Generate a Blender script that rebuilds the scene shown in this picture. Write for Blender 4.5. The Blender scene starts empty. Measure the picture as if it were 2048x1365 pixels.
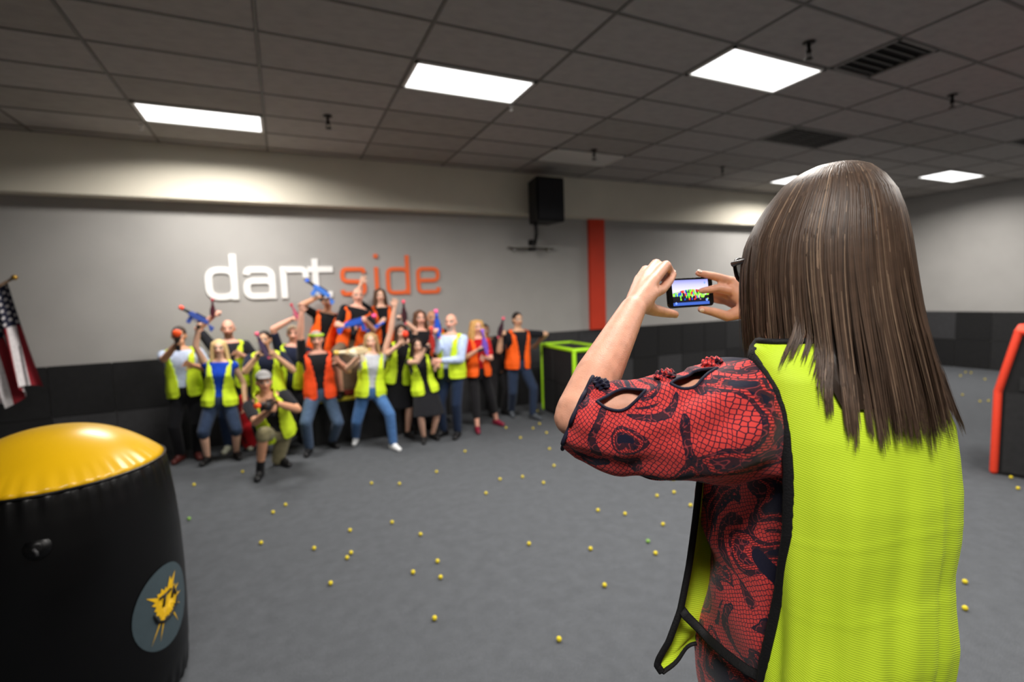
import bpy, bmesh, math, random
import numpy as np
from mathutils import Vector, Matrix
random.seed(7); rng = np.random.default_rng(7)
PI = math.pi
SC = bpy.context.scene
COL = SC.collection

# ---------------------------------------------------------------- camera
FPX, HC = 982.0, 1.93
YAW, PITCH, ROLL = math.radians(24.87), math.radians(-5.02), math.radians(-1.926)
def cam_axes():
    ca, sa = math.cos(YAW), math.sin(YAW)
    fw = np.array([sa*math.cos(PITCH), ca*math.cos(PITCH), math.sin(PITCH)])
    r = np.array([ca, -sa, 0.0]); u = np.cross(r, fw)
    return math.cos(ROLL)*r + math.sin(ROLL)*u, -math.sin(ROLL)*r + math.cos(ROLL)*u, fw
CR, CU, CF = cam_axes(); CP = np.array([0, 0, HC])
cam = bpy.data.cameras.new('camera'); camo = bpy.data.objects.new('camera', cam); COL.objects.link(camo)
cam.sensor_width = 36.0; cam.lens = FPX/2048*36; cam.clip_start = 0.02; cam.clip_end = 100
M = Matrix.Identity(4)
for i in range(3):
    M[i][0] = CR[i]; M[i][1] = CU[i]; M[i][2] = -CF[i]; M[i][3] = CP[i]
camo.matrix_world = M
cam.dof.use_dof = True; cam.dof.focus_distance = 0.88; cam.dof.aperture_fstop = 2.3
SC.camera = camo
# ---------------------------------------------------------------- world, exposure
w = bpy.data.worlds.new('world'); SC.world = w; w.use_nodes = True
w.node_tree.nodes['Background'].inputs[0].default_value = (0.01, 0.01, 0.01, 1)
SC.view_settings.view_transform = 'Standard'; SC.view_settings.look = 'None'
SC.view_settings.gamma = 1.0; SC.view_settings.use_curve_mapping = False
SC.view_settings.exposure = 0.55
LAMP_W = 72.0; PANEL_EMIT = 1.7; LAMP_COL = (1.0, 0.955, 0.90); LAMP_SPREAD = 160

# ---------------------------------------------------------------- placing helpers (survey of the room)
def ray(px, py): return CF + CR*(px-1024)/FPX - CU*(py-682.5)/FPX
def on_z(px, py, z): d = ray(px, py); return CP + d*((z-HC)/d[2])
def on_y(px, py, y): d = ray(px, py); return CP + d*(y/d[1])
def at(px, py, t): return CP + ray(px, py)*t
def V3(*a): return np.array(a, float)
def nrm(v): v = np.asarray(v, float); return v/max(1e-9, np.linalg.norm(v))

# ---------------------------------------------------------------- materials
def lin(h):
    h = h.lstrip('#'); out = []
    for i in (0, 2, 4):
        c = int(h[i:i+2], 16)/255; out.append(c/12.92 if c <= .04045 else ((c+.055)/1.055)**2.4)
    return (*out, 1.0)
MATS = {}
def mat(name, col, rough=.7, var=.12, scale=30., bump=0., bscale=200., spec=.4, metal=0., sheen=0., coat=0., emit=0., attr=None, trans=0.):
    if name in MATS: return MATS[name]
    m = bpy.data.materials.new(name); m.use_nodes = True; nt = m.node_tree; N = nt.nodes; L = nt.links
    b = N['Principled BSDF']; c = lin(col) if isinstance(col, str) else (*col, 1.0) if len(col) == 3 else col
    tc = N.new('ShaderNodeTexCoord')
    nz = N.new('ShaderNodeTexNoise'); nz.inputs['Scale'].default_value = scale; nz.inputs['Detail'].default_value = 3
    L.new(tc.outputs['Object'], nz.inputs['Vector'])
    mx = N.new('ShaderNodeMix'); mx.data_type = 'RGBA'; mx.blend_type = 'MULTIPLY'; mx.inputs[0].default_value = 1.0
    mr = N.new('ShaderNodeMapRange'); mr.inputs[1].default_value = .3; mr.inputs[2].default_value = .7
    mr.inputs[3].default_value = 1-var; mr.inputs[4].default_value = 1+var
    L.new(nz.outputs['Fac'], mr.inputs[0]); L.new(mr.outputs[0], mx.inputs[7])
    if attr:
        a = N.new('ShaderNodeAttribute'); a.attribute_name = attr; L.new(a.outputs['Color'], mx.inputs[6])
    else: mx.inputs[6].default_value = c
    L.new(mx.outputs[2], b.inputs['Base Color'])
    b.inputs['Roughness'].default_value = rough; b.inputs['Specular IOR Level'].default_value = spec
    b.inputs['Metallic'].default_value = metal; b.inputs['Sheen Weight'].default_value = sheen; b.inputs['Coat Weight'].default_value = coat
    if trans: b.inputs['Subsurface Weight'].default_value = trans; b.inputs['Subsurface Radius'].default_value = (.012, .005, .003); b.inputs['Subsurface Scale'].default_value = 1.0
    if emit: L.new(mx.outputs[2], b.inputs['Emission Color']); b.inputs['Emission Strength'].default_value = emit
    if bump:
        n2 = N.new('ShaderNodeTexNoise'); n2.inputs['Scale'].default_value = bscale; n2.inputs['Detail'].default_value = 4
        L.new(tc.outputs['Object'], n2.inputs['Vector'])
        bp = N.new('ShaderNodeBump'); bp.inputs['Strength'].default_value = bump; bp.inputs['Distance'].default_value = .01
        L.new(n2.outputs['Fac'], bp.inputs['Height']); L.new(bp.outputs[0], b.inputs['Normal'])
    MATS[name] = m; return m

# ---------------------------------------------------------------- mesh helpers
class MB:
    def __init__(s): s.v = []; s.f = []; s.mi = []; s.m = 0
    def add(s, v, f):
        o = len(s.v); s.v.extend([tuple(map(float, p)) for p in v]); s.f.extend([tuple(i+o for i in q) for q in f]); s.mi.extend([s.m]*len(f)); return s
    def box(s, lo, hi):
        x0, y0, z0 = lo; x1, y1, z1 = hi
        return s.add([(x0,y0,z0),(x1,y0,z0),(x1,y1,z0),(x0,y1,z0),(x0,y0,z1),(x1,y0,z1),(x1,y1,z1),(x0,y1,z1)],
                     [(0,3,2,1),(4,5,6,7),(0,1,5,4),(1,2,6,5),(2,3,7,6),(3,0,4,7)])
    def loft(s, rings, closed=True, caps=True):
        n = len(rings[0]); v = [p for r in rings for p in r]; f = []
        for i in range(len(rings)-1):
            for j in range(n if closed else n-1):
                k = (j+1) % n; f.append((i*n+j, i*n+k, (i+1)*n+k, (i+1)*n+j))
        if caps and closed: f.append(tuple(reversed(range(n)))); f.append(tuple((len(rings)-1)*n+j for j in range(n)))
        return s.add(v, f)
    def tube(s, pts, r, n=8, flat=1.0, nrmv=None, closed=False):
        pts = [np.asarray(p, float) for p in pts]; rings = []; m = len(pts); rr = r if hasattr(r, '__len__') else [r]*m
        prev = None
        for i, p in enumerate(pts):
            a = pts[(i-1) % m] if (closed or i) else p; b = pts[(i+1) % m] if (closed or i < m-1) else p
            t = nrm(b-a)
            if nrmv is not None: u = np.asarray(nrmv[i] if np.ndim(nrmv) > 1 else nrmv, float)
            elif prev is not None: u = prev
            else: u = V3(0,0,1) if abs(t[2]) < .9 else V3(1,0,0)
            u = nrm(u - t*np.dot(u, t)); prev = u; q = np.cross(t, u)
            rings.append([p + rr[i]*(math.cos(a_)*u*flat + math.sin(a_)*q) for a_ in np.linspace(0, 2*PI, n, endpoint=False)])
        if closed: rings.append(rings[0])
        return s.loft(rings, caps=not closed)
    def cap(s, a, b, ra, rb, n=10):
        """tapered capsule"""
        a = np.asarray(a, float); b = np.asarray(b, float); d = b-a; L_ = np.linalg.norm(d); t = d/L_ if L_ > 1e-6 else V3(0,0,1)
        u = V3(0,0,1) if abs(t[2]) < .9 else V3(1,0,0); u = nrm(u-t*np.dot(u,t)); q = np.cross(t,u); rings = []
        prof = [(a, ra, -.98), (a, ra, -.75), (a, ra, -.38), (a, ra, 0), (b, rb, 0), (b, rb, .38), (b, rb, .75), (b, rb, .98)]
        for c, r, h in prof:
            k = math.sqrt(1-h*h)
            rings.append([c + t*h*r + r*k*(math.cos(x)*u+math.sin(x)*q) for x in np.linspace(0, 2*PI, n, endpoint=False)])
        return s.loft(rings)
    def ell(s, c, ax, n=14, m=9):
        """ellipsoid, ax = three axis vectors"""
        c = np.asarray(c, float); X, Y, Z = [np.asarray(k, float) for k in ax]; rings = []
        for i in range(m):
            th = -PI/2 + PI*(i+.5)/m
            rings.append([c + math.cos(th)*(math.cos(p)*X + math.sin(p)*Y) + math.sin(th)*Z for p in np.linspace(0, 2*PI, n, endpoint=False)])
        return s.loft(rings)
    def build(s, name, mats, parent=None, smooth=False, bevel=0., uv=None):
        me = bpy.data.meshes.new(name); me.from_pydata(s.v, [], s.f)
        ms = mats if isinstance(mats, (list, tuple)) else [mats]
        for m in ms: me.materials.append(m)
        if len(ms) > 1: me.polygons.foreach_set('material_index', s.mi)
        bm = bmesh.new(); bm.from_mesh(me); bmesh.ops.recalc_face_normals(bm, faces=bm.faces)
        if bevel: bmesh.ops.bevel(bm, geom=list(bm.edges), offset=bevel, segments=2, affect='EDGES', clamp_overlap=True)
        bm.to_mesh(me); bm.free()
        if smooth: me.polygons.foreach_set('use_smooth', [True]*len(me.polygons))
        o = bpy.data.objects.new(name, me); COL.objects.link(o)
        if parent: o.parent = parent
        return o
def link_mesh(name, me, parent=None):
    o = bpy.data.objects.new(name, me); COL.objects.link(o)
    if parent: o.parent = parent
    return o
def empty(name, loc, rz=0.):
    o = bpy.data.objects.new(name, None); COL.objects.link(o); o.location = tuple(map(float, loc)); o.rotation_euler = (0,0,rz); o.empty_display_size = .05
    return o
def tag(o, label, cat, group=None):
    o['label'] = label; o['category'] = cat
    if group: o['group'] = group
    return o
def struct(o): o['kind'] = 'structure'; return o
def keep(ch, par):
    """parent without moving (parents here are only translated / rotated empties)"""
    m = Matrix.LocRotScale(par.location, par.rotation_euler, par.scale)
    ch.parent = par; ch.matrix_parent_inverse = m.inverted(); return ch
def stroke(mb, pts, w, y0, y1, closed=False):
    """flat stroke of width w along a polyline in the X-Z plane, from depth y0 to y1"""
    P = [np.array(p, float) for p in pts]; n = len(P); Lf = []; Rt = []
    for i in range(n):
        a = P[(i-1) % n] if (closed or i) else P[i]; b = P[(i+1) % n] if (closed or i < n-1) else P[i]
        t = nrm(b-a); q = np.array([-t[1], t[0]]); Lf.append(P[i]+q*w/2); Rt.append(P[i]-q*w/2)
    rings = [[(l[0], y0, l[1]), (r[0], y0, r[1]), (r[0], y1, r[1]), (l[0], y1, l[1])] for l, r in zip(Lf, Rt)]
    if closed: rings.append(rings[0])
    mb.loft(rings, caps=not closed)
def rounded(pts, r, closed=False, k=6):
    P = [np.array(p, float) for p in pts]; n = len(P); out = []
    for i in range(n):
        if not closed and i in (0, n-1): out.append(P[i]); continue
        a, b, c = P[i-1], P[i], P[(i+1) % n]; d1 = min(r, np.linalg.norm(a-b)/2*.98); d2 = min(r, np.linalg.norm(c-b)/2*.98); d = min(d1, d2)
        s = b+nrm(a-b)*d; e = b+nrm(c-b)*d
        for t in np.linspace(0, 1, k): out.append((1-t)**2*s+2*t*(1-t)*b+t*t*e)
    return out

# ================================================================ ROOM
X0, X1, Y0, YW, ZC = -6.4, 14.0, -4.2, 7.85, 4.02
YS, ZS, ZW = 7.60, 3.34, 1.28        # soffit face, soffit underside, top of the wall mats
def carpet():
    m = mat('carpet_grey', '#595c61', .95, .0, 3., 0, spec=.1); nt = m.node_tree; N = nt.nodes; L = nt.links; b = N['Principled BSDF']
    tc = N.new('ShaderNodeTexCoord'); n1 = N.new('ShaderNodeTexNoise'); n1.inputs['Scale'].default_value = 260; n1.inputs['Detail'].default_value = 2
    n2 = N.new('ShaderNodeTexNoise'); n2.inputs['Scale'].default_value = 9; n2.inputs['Detail'].default_value = 6; n2.inputs['Roughness'].default_value = .7
    for n in (n1, n2): L.new(tc.outputs['Object'], n.inputs['Vector'])
    r1 = N.new('ShaderNodeValToRGB'); r1.color_ramp.elements[0].color = lin('#3a3c40'); r1.color_ramp.elements[1].color = lin('#626569')
    r1.color_ramp.elements[0].position = .3; r1.color_ramp.elements[1].position = .7
    r2 = N.new('ShaderNodeMapRange'); r2.inputs[1].default_value = .3; r2.inputs[2].default_value = .7; r2.inputs[3].default_value = .86; r2.inputs[4].default_value = 1.1
    L.new(n1.outputs['Fac'], r1.inputs[0]); L.new(n2.outputs['Fac'], r2.inputs[0])
    mx = N.new('ShaderNodeMix'); mx.data_type = 'RGBA'; mx.blend_type = 'MULTIPLY'; mx.inputs[0].default_value = 1
    L.new(r1.outputs[0], mx.inputs[6]); L.new(r2.outputs[0], mx.inputs[7]); L.new(mx.outputs[2], b.inputs['Base Color'])
    bp = N.new('ShaderNodeBump'); bp.inputs['Strength'].default_value = .5; bp.inputs['Distance'].default_value = .004
    L.new(n1.outputs['Fac'], bp.inputs['Height']); L.new(bp.outputs[0], b.inputs['Normal']); return m
M_wall = mat('wall_paint_grey', '#a8a6a3', .75, .04, 2., .06, 300, spec=.2)
M_soff = mat('soffit_paint_cream', '#dcd6c6', .8, .04, 2., .05, 250, spec=.2)
M_ceil = mat('ceiling_tile_face', '#aaa5a1', .9, .07, 9., .5, 240, spec=.1)
M_ceil2 = mat('ceiling_tile_face_warm', '#a09b96', .9, .07, 7., .5, 240, spec=.1)
M_bar = mat('ceiling_grid_shaded', '#6c6965', .6, .05, 10.)  # bars darker than the tiles: shadow lines along the grid put into the colour
M_back = mat('ceiling_void', '#35322f', .9, .05)
floor = struct(MB().box((X0-.2, Y0-.2, -.1), (X1+.2, YW+.2, 0)).build('floor', carpet()))
struct(MB().box((X0-.2, YW, 0), (X1+.2, YW+.15, ZC+.1)).build('wall_back', M_wall)); wall_back = bpy.data.objects['wall_back']
wall_right = struct(MB().box((X1, Y0-.2, 0), (X1+.15, YW, ZC+.1)).build('wall_right', M_wall))
struct(MB().box((X0-.15, Y0-.2, 0), (X0, YW, ZC+.1)).build('wall_left', M_wall))
struct(MB().box((X0, Y0-.15, 0), (X1, Y0, ZC+.1)).build('wall_front', M_wall))
struct(MB().box((X0, YS, ZS), (X1, YW, ZC)).build('trim_1', M_soff))
struct(MB().box((5.27, YW-.07, ZW), (5.61, YW, ZS)).build('trim_2', mat('pilaster_orange', '#d23a1c', .6, .05, 3.)))
# rubber wall mats, one object each
M_mat = [mat('wall_mat_black', '#212122', .85, .12, 18., .2, 120, spec=.25), mat('wall_mat_charcoal', '#2a2a2b', .85, .12, 18., .2, 120, spec=.25), mat('wall_mat_grey', '#3b3b3d', .85, .12, 18., .2, 120, spec=.25)]
def wall_mats(parent, horizontal, a0, a1, fixed, sgn, seed):
    r = random.Random(seed); wd = .64; n = int(round((a1-a0)/wd)); meshes = []
    for m in M_mat:
        mb = MB(); mb.box((-wd/2+.004, -.012, -.318), (wd/2-.004, .012, .318)); o = mb.build('wall_mat', m, bevel=.004); meshes.append(o.data); bpy.data.objects.remove(o)
    for i in range(n):
        for k in range(2):
            q = r.random(); j = 0 if q < .5 else 1 if q < .8 else 2
            o = link_mesh('wall_mat', meshes[j], parent); a = a0+wd*(i+.5); z = .32+.64*k
            if horizontal: o.location = (a, fixed, z)
            else: o.location = (fixed, a, z); o.rotation_euler = (0, 0, PI/2)
wall_mats(wall_back, True, X1-.03-.64*31, X1-.02, YW-.012, 1, 3)
wall_mats(wall_right, False, YW-.02-.64*12, YW-.015, X1-.012, 1, 5)

# ceiling: slab, T-bars and lay-in tiles
def xcol(c): return 1.18+1.2192*(c+(.006*c*c if c > 0 else 0))
def yrow(r): return 4.36+.6096*r
ceiling = struct(MB().box((X0, Y0, ZC+.05), (X1, YW, ZC+.15)).build('ceiling', M_back))
CMIN, CMAX, RMIN, RMAX = -6, 10, -8, 5
fix = {(-2, 3): 1, (0, 0): 1, (2, -2): 1, (6, 3): 1, (8, 1): 1, (2, 3): 0,
       (0, -5): 1, (4, -5): 1, (6, -2): 1, (2, -8): 1, (8, -5): 1, (-2, -9): 1}
fix.pop((6, -2))
half_vent = {(3, -3): 'diffuser', (4, 0): 'return', (7, -2): 'return'}
tile_meshes = []
for m in (M_ceil, M_ceil2):
    o = MB().box((0.012, 0.012, 0), (.988, .988, .02)).build('ceiling_tile', m); tile_meshes.append(o.data); bpy.data.objects.remove(o)
for c in range(CMIN, CMAX):
    for r in range(RMIN, RMAX+1):
        if (c, r) in fix or half_vent.get((c, r)) == 'return': continue
        xa, xb, ya, yb = xcol(c), min(xcol(c+1), X1), yrow(r), min(yrow(r+1), YS)
        if yb-ya < .03 or xb-xa < .05: continue
        o = link_mesh('ceiling_tile', tile_meshes[0 if random.random() < .7 else 1], ceiling)
        if (c, r) == (3, -3): xa += .62
        o.location = (xa, ya, ZC+.003); o.scale = (xb-xa, yb-ya, 1)
for c in range(CMIN, CMAX+1):
    x = min(xcol(c), X1-.02); MB().box((x-.012, yrow(RMIN), ZC-.004), (x+.012, YS, ZC+.02)).build('grid_bar', M_bar, ceiling)
for r in range(RMIN, RMAX+1):
    y = yrow(r); MB().box((xcol(CMIN), y-.012, ZC-.003), (X1, y+.012, ZC+.02)).build('grid_bar', M_bar, ceiling)
struct(MB().box((X0, Y0, ZC), (X1, yrow(RMIN), ZC+.05)).build('trim_3', M_ceil))
struct(MB().box((X0, yrow(RMIN), ZC), (xcol(CMIN), YS, ZC+.05)).build('trim_4', M_ceil))

# ceiling lights
M_frame = mat('lamp_frame_white', '#d8d6d0', .5, .03)
M_lens = mat('lamp_lens', '#ffffff', .4, .0, emit=PANEL_EMIT); M_lens.node_tree.nodes['Principled BSDF'].inputs['Emission Color'].default_value = (1, .98, .95, 1)
M_lens_off = mat('lamp_lens_unlit', '#c9c8c4', .4, .05)
lamp_names = {(-2, 3): 'bright ceiling light panel nearest the soffit, leftmost, above the wall lettering', (0, 0): 'bright ceiling light panel in the middle, left of the black speaker',
 (2, -2): 'large bright ceiling light panel beside the slatted air diffuser', (6, 3): 'ceiling light panel peeking out behind the top of the brown hair',
 (8, 1): 'small far ceiling light panel near the right wall', (2, 3): 'unlit pale ceiling light panel above the black wall speaker'}
k_out = 0
for (c, r), lit in fix.items():
    xa, xb, ya, yb = xcol(c)+.016, xcol(c+1)-.016, yrow(r)+.016, yrow(r+1)-.016; cx, cy = (xa+xb)/2, (ya+yb)/2; hx, hy = (xb-xa)/2, (yb-ya)/2
    e = empty('ceiling_light', (cx, cy, ZC))
    lb = lamp_names.get((c, r))
    if lb is None: lb = 'ceiling light panel overhead outside the picture'; tag(e, lb, 'ceiling light', 'ceiling lights overhead out of view')
    else: tag(e, lb, 'ceiling light', 'recessed ceiling light panels')
    f = MB(); fw = .03
    f.box((-hx, -hy, -.012), (hx, -hy+fw, .04)); f.box((-hx, hy-fw, -.012), (hx, hy, .04)); f.box((-hx, -hy, -.012), (-hx+fw, hy, .04)); f.box((hx-fw, -hy, -.012), (hx, hy, .04))
    f.build('frame', M_frame, e)
    MB().box((-hx+fw, -hy+fw, -.004), (hx-fw, hy-fw, .01)).build('diffuser', M_lens if lit else M_lens_off, e)
    if lit:
        ld = bpy.data.lights.new('lamp_tubes', 'AREA'); ld.shape = 'RECTANGLE'; ld.size = 2*hx-.08; ld.size_y = 2*hy-.08; ld.energy = LAMP_W; ld.color = LAMP_COL; ld.spread = math.radians(LAMP_SPREAD)
        lo = bpy.data.objects.new('lamp_tubes', ld); COL.objects.link(lo); lo.parent = e; lo.location = (0, 0, -.016)
# air vents
M_vent = mat('vent_metal_dark', '#3a3735', .6, .05); M_ventw = mat('vent_metal_grey', '#7d7975', .6, .05); M_hole = mat('vent_shadow', '#0c0b0a', .9, .05)
e = tag(empty('air_diffuser', (xcol(3)+.31, yrow(-3)+.305, ZC)), 'square slatted air diffuser in the ceiling right of the largest light', 'air vent')
MB().box((-.28, -.28, .012), (.28, .28, .02)).build('backing', M_hole, e)
f = MB()
for lo, hi in (((-.3,-.3,-.006),(.3,-.27,.02)),((-.3,.27,-.006),(.3,.3,.02)),((-.3,-.3,-.006),(-.27,.3,.02)),((.27,-.3,-.006),(.3,.3,.02))): f.box(lo, hi)
f.build('frame', M_ventw, e)
for i in range(6):
    y = -.22+.088*i; MB().add([(-.265,y-.02,-.004),(.265,y-.02,-.004),(.265,y+.025,.012),(-.265,y+.025,.012),(-.265,y-.02,-.001),(.265,y-.02,-.001),(.265,y+.025,.015),(-.265,y+.025,.015)],
        [(0,3,2,1),(4,5,6,7),(0,1,5,4),(1,2,6,5),(2,3,7,6),(3,0,4,7)]).build('slat', M_vent, e)
for (c, r), kd in half_vent.items():
    if kd != 'return': continue
    xa, xb, ya, yb = xcol(c)+.014, xcol(c+1)-.014, yrow(r)+.014, yrow(r+1)-.014; cx, cy, hx, hy = (xa+xb)/2, (ya+yb)/2, (xb-xa)/2, (yb-ya)/2
    e = tag(empty('return_grille', (cx, cy, ZC)), 'dark ceiling return grille above the head of the woman filming' if c == 4 else 'dark ceiling return grille at the right edge of the picture', 'air vent', 'ceiling return grilles')
    MB().box((-hx+.02, -hy+.02, .012), (hx-.02, hy-.02, .02)).build('backing', M_hole, e)
    f = MB(); fw = .03
    f.box((-hx, -hy, -.006), (hx, -hy+fw, .02)); f.box((-hx, hy-fw, -.006), (hx, hy, .02)); f.box((-hx, -hy, -.006), (-hx+fw, hy, .02)); f.box((hx-fw, -hy, -.006), (hx, hy, .02))
    f.build('frame', M_ventw, e)
    for i in range(9):
        y = -hy+.05+(2*hy-.1)*i/8; MB().box((-hx+.03, y-.012, -.002), (hx-.03, y+.012, .012)).build('slat', M_vent, e)
    for i in range(3):
        x = -hx+2*hx*(i+1)/4; MB().box((x-.01, -hy+.03, -.004), (x+.01, hy-.03, .012)).build('divider', M_vent, e)
# sprinkler heads and hooks
M_spr = mat('sprinkler_bronze', '#2e2a26', .4, .1, metal=.6); M_white = mat('white_plastic', '#e9e9e6', .4, .03)
def lathe(mb, prof, n=14, c=(0,0,0)):
    mb.loft([[(c[0]+r*math.cos(a), c[1]+r*math.sin(a), c[2]+z) for a in np.linspace(0, 2*PI, n, endpoint=False)] for r, z in prof]); return mb
for (px, py), lb in zip([(655,232),(1188,300),(1445,334),(1618,85),(1905,190)],
        ['between the two left light panels','above the black wall speaker','in front of the light behind the brown hair','right of the largest light panel','far right beyond the slatted diffuser']):
    p = on_z(px, py, ZC); e = tag(empty('fire_sprinkler', (p[0], p[1], ZC)), 'dark ceiling sprinkler head '+lb, 'sprinkler', 'ceiling sprinkler heads')
    lathe(MB(), [(.005,.0),(.05,0),(.05,-.006),(.04,-.012),(.01,-.014)]).build('escutcheon', M_spr, e, True)
    lathe(MB(), [(.014,-.01),(.014,-.06),(.022,-.065),(.022,-.085),(.012,-.09)]).build('pipe', M_spr, e, True)
    fr = MB(); fr.tube([(-.016,0,-.085),(-.022,0,-.11),(0,0,-.135)], .005, 6); fr.tube([(.016,0,-.085),(.022,0,-.11),(0,0,-.135)], .005, 6); fr.build('frame_arms', M_spr, e, True)
    lathe(MB(), [(.004,-.13),(.034,-.134),(.034,-.139),(.004,-.141)]).build('deflector', M_spr, e, True)
for (px, py), lb in zip([(282,250),(1022,211)], ['beside the leftmost light panel', 'at the far corner of the middle light panel']):
    p = on_z(px, py, ZC); e = tag(empty('ceiling_hook', (p[0], p[1], ZC)), 'tiny white ceiling hook '+lb, 'hook')
    lathe(MB(), [(.004,0),(.025,0),(.025,-.01),(.006,-.014)]).build('base', M_white, e, True)
    MB().tube([(0,0,-.01),(0,0,-.03),(.015,0,-.045),(0,0,-.06),(-.012,0,-.05)], .005, 6).build('hook', M_white, e, True)

# wall lettering
zb, zx, za = 2.075, 2.445, 2.66; zm = (zb+zx)/2
sign = empty('wall_lettering', (.7, YW-.02, zb)); tag(sign, 'raised wall lettering reading dart in white and side in orange', 'sign')
M_lw = mat('letter_white', '#f4f4f2', .5, .02); M_lo = mat('letter_orange', '#ee6a30', .5, .03)
def letter(strokes, w_, m_):
    mb = MB()
    for k, (pts, r, cl) in enumerate(strokes): stroke(mb, rounded(pts, r, cl), w_, YW-.022-.002*k, YW, cl)
    keep(mb.build('letter', m_), sign)
wl, wo = .085, .06
letter([([(-.885,zb),(-.58,zb),(-.58,zx),(-.885,zx)], .13, True), ([(-.58,zb-.042),(-.58,za)], 0, False)], wl, M_lw)
letter([([(-.425,zx-.07),(-.41,zx),(-.105,zx),(-.105,zb-.042)], .11, False), ([(-.43,zb),(-.105,zb),(-.105,zm+.03),(-.43,zm+.03)], .09, True)], wl, M_lw)
letter([([(.045,zb-.042),(.045,zx+.042)], 0, False), ([(.045,zx-.03),(.06,zx),(.335,zx),(.345,zx-.12)], .11, False)], wl, M_lw)
letter([([(.475,2.6),(.475,zb),(.70,zb)], .13, False), ([(.37,zx),(.72,zx)], 0, False)], wl, M_lw)
letter([([(1.165,zx-.06),(1.16,zx),(.855,zx),(.85,zm+.01),(1.165,zm-.01),(1.165,zb),(.85,zb),(.845,zb+.06)], .07, False)], wo, M_lo)
letter([([(1.355,zb-.03),(1.355,zx+.03)], 0, False), ([(1.355,2.615),(1.355,2.675)], 0, False)], wo, M_lo)
letter([([(1.53,zb),(1.84,zb),(1.84,zx),(1.53,zx)], .09, True), ([(1.84,zb-.03),(1.84,za)], 0, False)], wo, M_lo)
letter([([(2.34,zb+.07),(2.335,zb),(2.01,zb),(2.01,zx),(2.335,zx),(2.335,zm),(2.04,zm)], .08, False)], wo, M_lo)

# wall speaker on its bracket
M_blk = mat('speaker_black', '#0b0b0d', .6, .1, 40., .1, 300); M_gr = mat('speaker_grille', '#15151a', .7, .3, 400., .5, 500)
e = tag(empty('wall_speaker', (4.02, 7.25, 3.14)), 'black loudspeaker hung high in front of the cream soffit', 'speaker')
b = MB(); b.loft([[(-.26,-.24,z),(.26,-.24,z),(.18,.2,z),(-.18,.2,z)] for z in (0, .70)]); b.build('cabinet', M_blk, e, bevel=.015)
MB().box((-.235,-.255,.03),(.235,-.235,.67)).build('grille', M_gr, e, bevel=.01)
MB().tube([(-.17,.0,.03),(-.15,.0,-.16),(-.10,.15,-.3),(.06,.52,-.3)], [.035,.03,.03,.03], 8).build('bracket_arm', M_blk, e, True)
MB().box((-.0,.52,-.38),(.12,.6,-.2)).build('wall_plate', M_blk, e, bevel=.005)
e = tag(empty('wall_shelf', (4.05, 7.75, 2.80)), 'thin grey ledge on the wall below the black speaker', 'shelf')
MB().box((-.45,-.06,0),(.45,.1,.025)).build('board', M_wall, e, bevel=.004)
MB().box((-.35,.02,-.06),(-.32,.1,0)).build('bracket', M_wall, e); MB().box((.32,.02,-.06),(.35,.1,0)).build('bracket', M_wall, e)

# flag on an angled staff
def flag():
    H0 = V3(-2.75, 7.35, 2.30); H1 = V3(-3.45, 7.45, 1.86); nu, nv = 60, 13*4
    e = tag(empty('flag', (H1+nrm(H1-H0)*.35)), 'American flag hanging from an angled staff at the left edge', 'flag')
    def P(u, v):
        h = H0+(H1-H0)*v; d = nrm(V3(.14+.05*v, -.02, -1)); L_ = 1.22*(1-.10*v)
        fold = .075*math.sin(v*22+.8*u)*(.35+.65*u) + .03*math.sin(v*9-2*u)
        p = h+d*L_*u*(1-.06*math.sin(v*11)); q = V3(-.9, .25, 0)
        p = p + V3(.25, .97, 0)*fold + V3(1, 0, 0)*.03*math.cos(v*22+.8*u)*u
        return p
    mb = MB(); red, white, blue = 0, 1, 2
    for i in range(nu):
        for j in range(nv):
            u0, u1, v0, v1 = i/nu, (i+1)/nu, j/nv, (j+1)/nv; st = j//4
            mb.m = blue if (u0 < .4 and st < 7) else (red if st % 2 == 0 else white)
            mb.add([P(u0,v0),P(u1,v0),P(u1,v1),P(u0,v1)], [(0,1,2,3)])
    cl = mb.build('flag_cloth', [mat('flag_red','#8e1a26',.8), mat('flag_white','#d9d4d6',.8), mat('flag_blue','#161b36',.8)], smooth=True)
    bm = bmesh.new(); bm.from_mesh(cl.data); bmesh.ops.remove_doubles(bm, verts=bm.verts, dist=1e-5); bm.to_mesh(cl.data); bm.free()
    keep(cl, e)
    st = MB()
    for row in range(9):
        for k in range(6 if row % 2 == 0 else 5):
            v = (row+1)*(7/13)/10; u = .4*((2*k+1) if row % 2 == 0 else (2*k+2))/12
            c = P(u, v); du = nrm(P(u+.01, v)-c); dv = nrm(P(u, v+.01)-c); n = nrm(np.cross(du, dv)); n = n if n[1] < 0 else -n
            pts = [c+n*.004] + [c+n*.004+(.026 if q % 2 == 0 else .011)*(math.cos(q*PI/5)*-du+math.sin(q*PI/5)*dv) for q in range(10)]
            st.add(pts, [(0, 1+q, 1+(q+1) % 10) for q in range(10)])
    s = st.build('stars', MATS['flag_white']); s['kind'] = 'stuff'; keep(s, e)
    keep(MB().tube([H0-nrm(H1-H0)*.06, H1+nrm(H1-H0)*1.05], .014, 10).build('staff', mat('staff_wood','#5a4128',.5), smooth=True), e)
    fp = H0-nrm(H1-H0)*.08; keep(MB().ell(fp, (V3(.03,0,0),V3(0,.03,0),V3(0,0,.03))).build('finial', mat('finial_brass','#b08a3a',.3,metal=.8), smooth=True), e)
    bp = H1+nrm(H1-H0)*1.02; keep(MB().box(bp-V3(.05,.02,.09), V3(bp[0]+.05, YW-.025, bp[2]+.05)).build('wall_bracket', M_blk), e)
flag()

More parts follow.
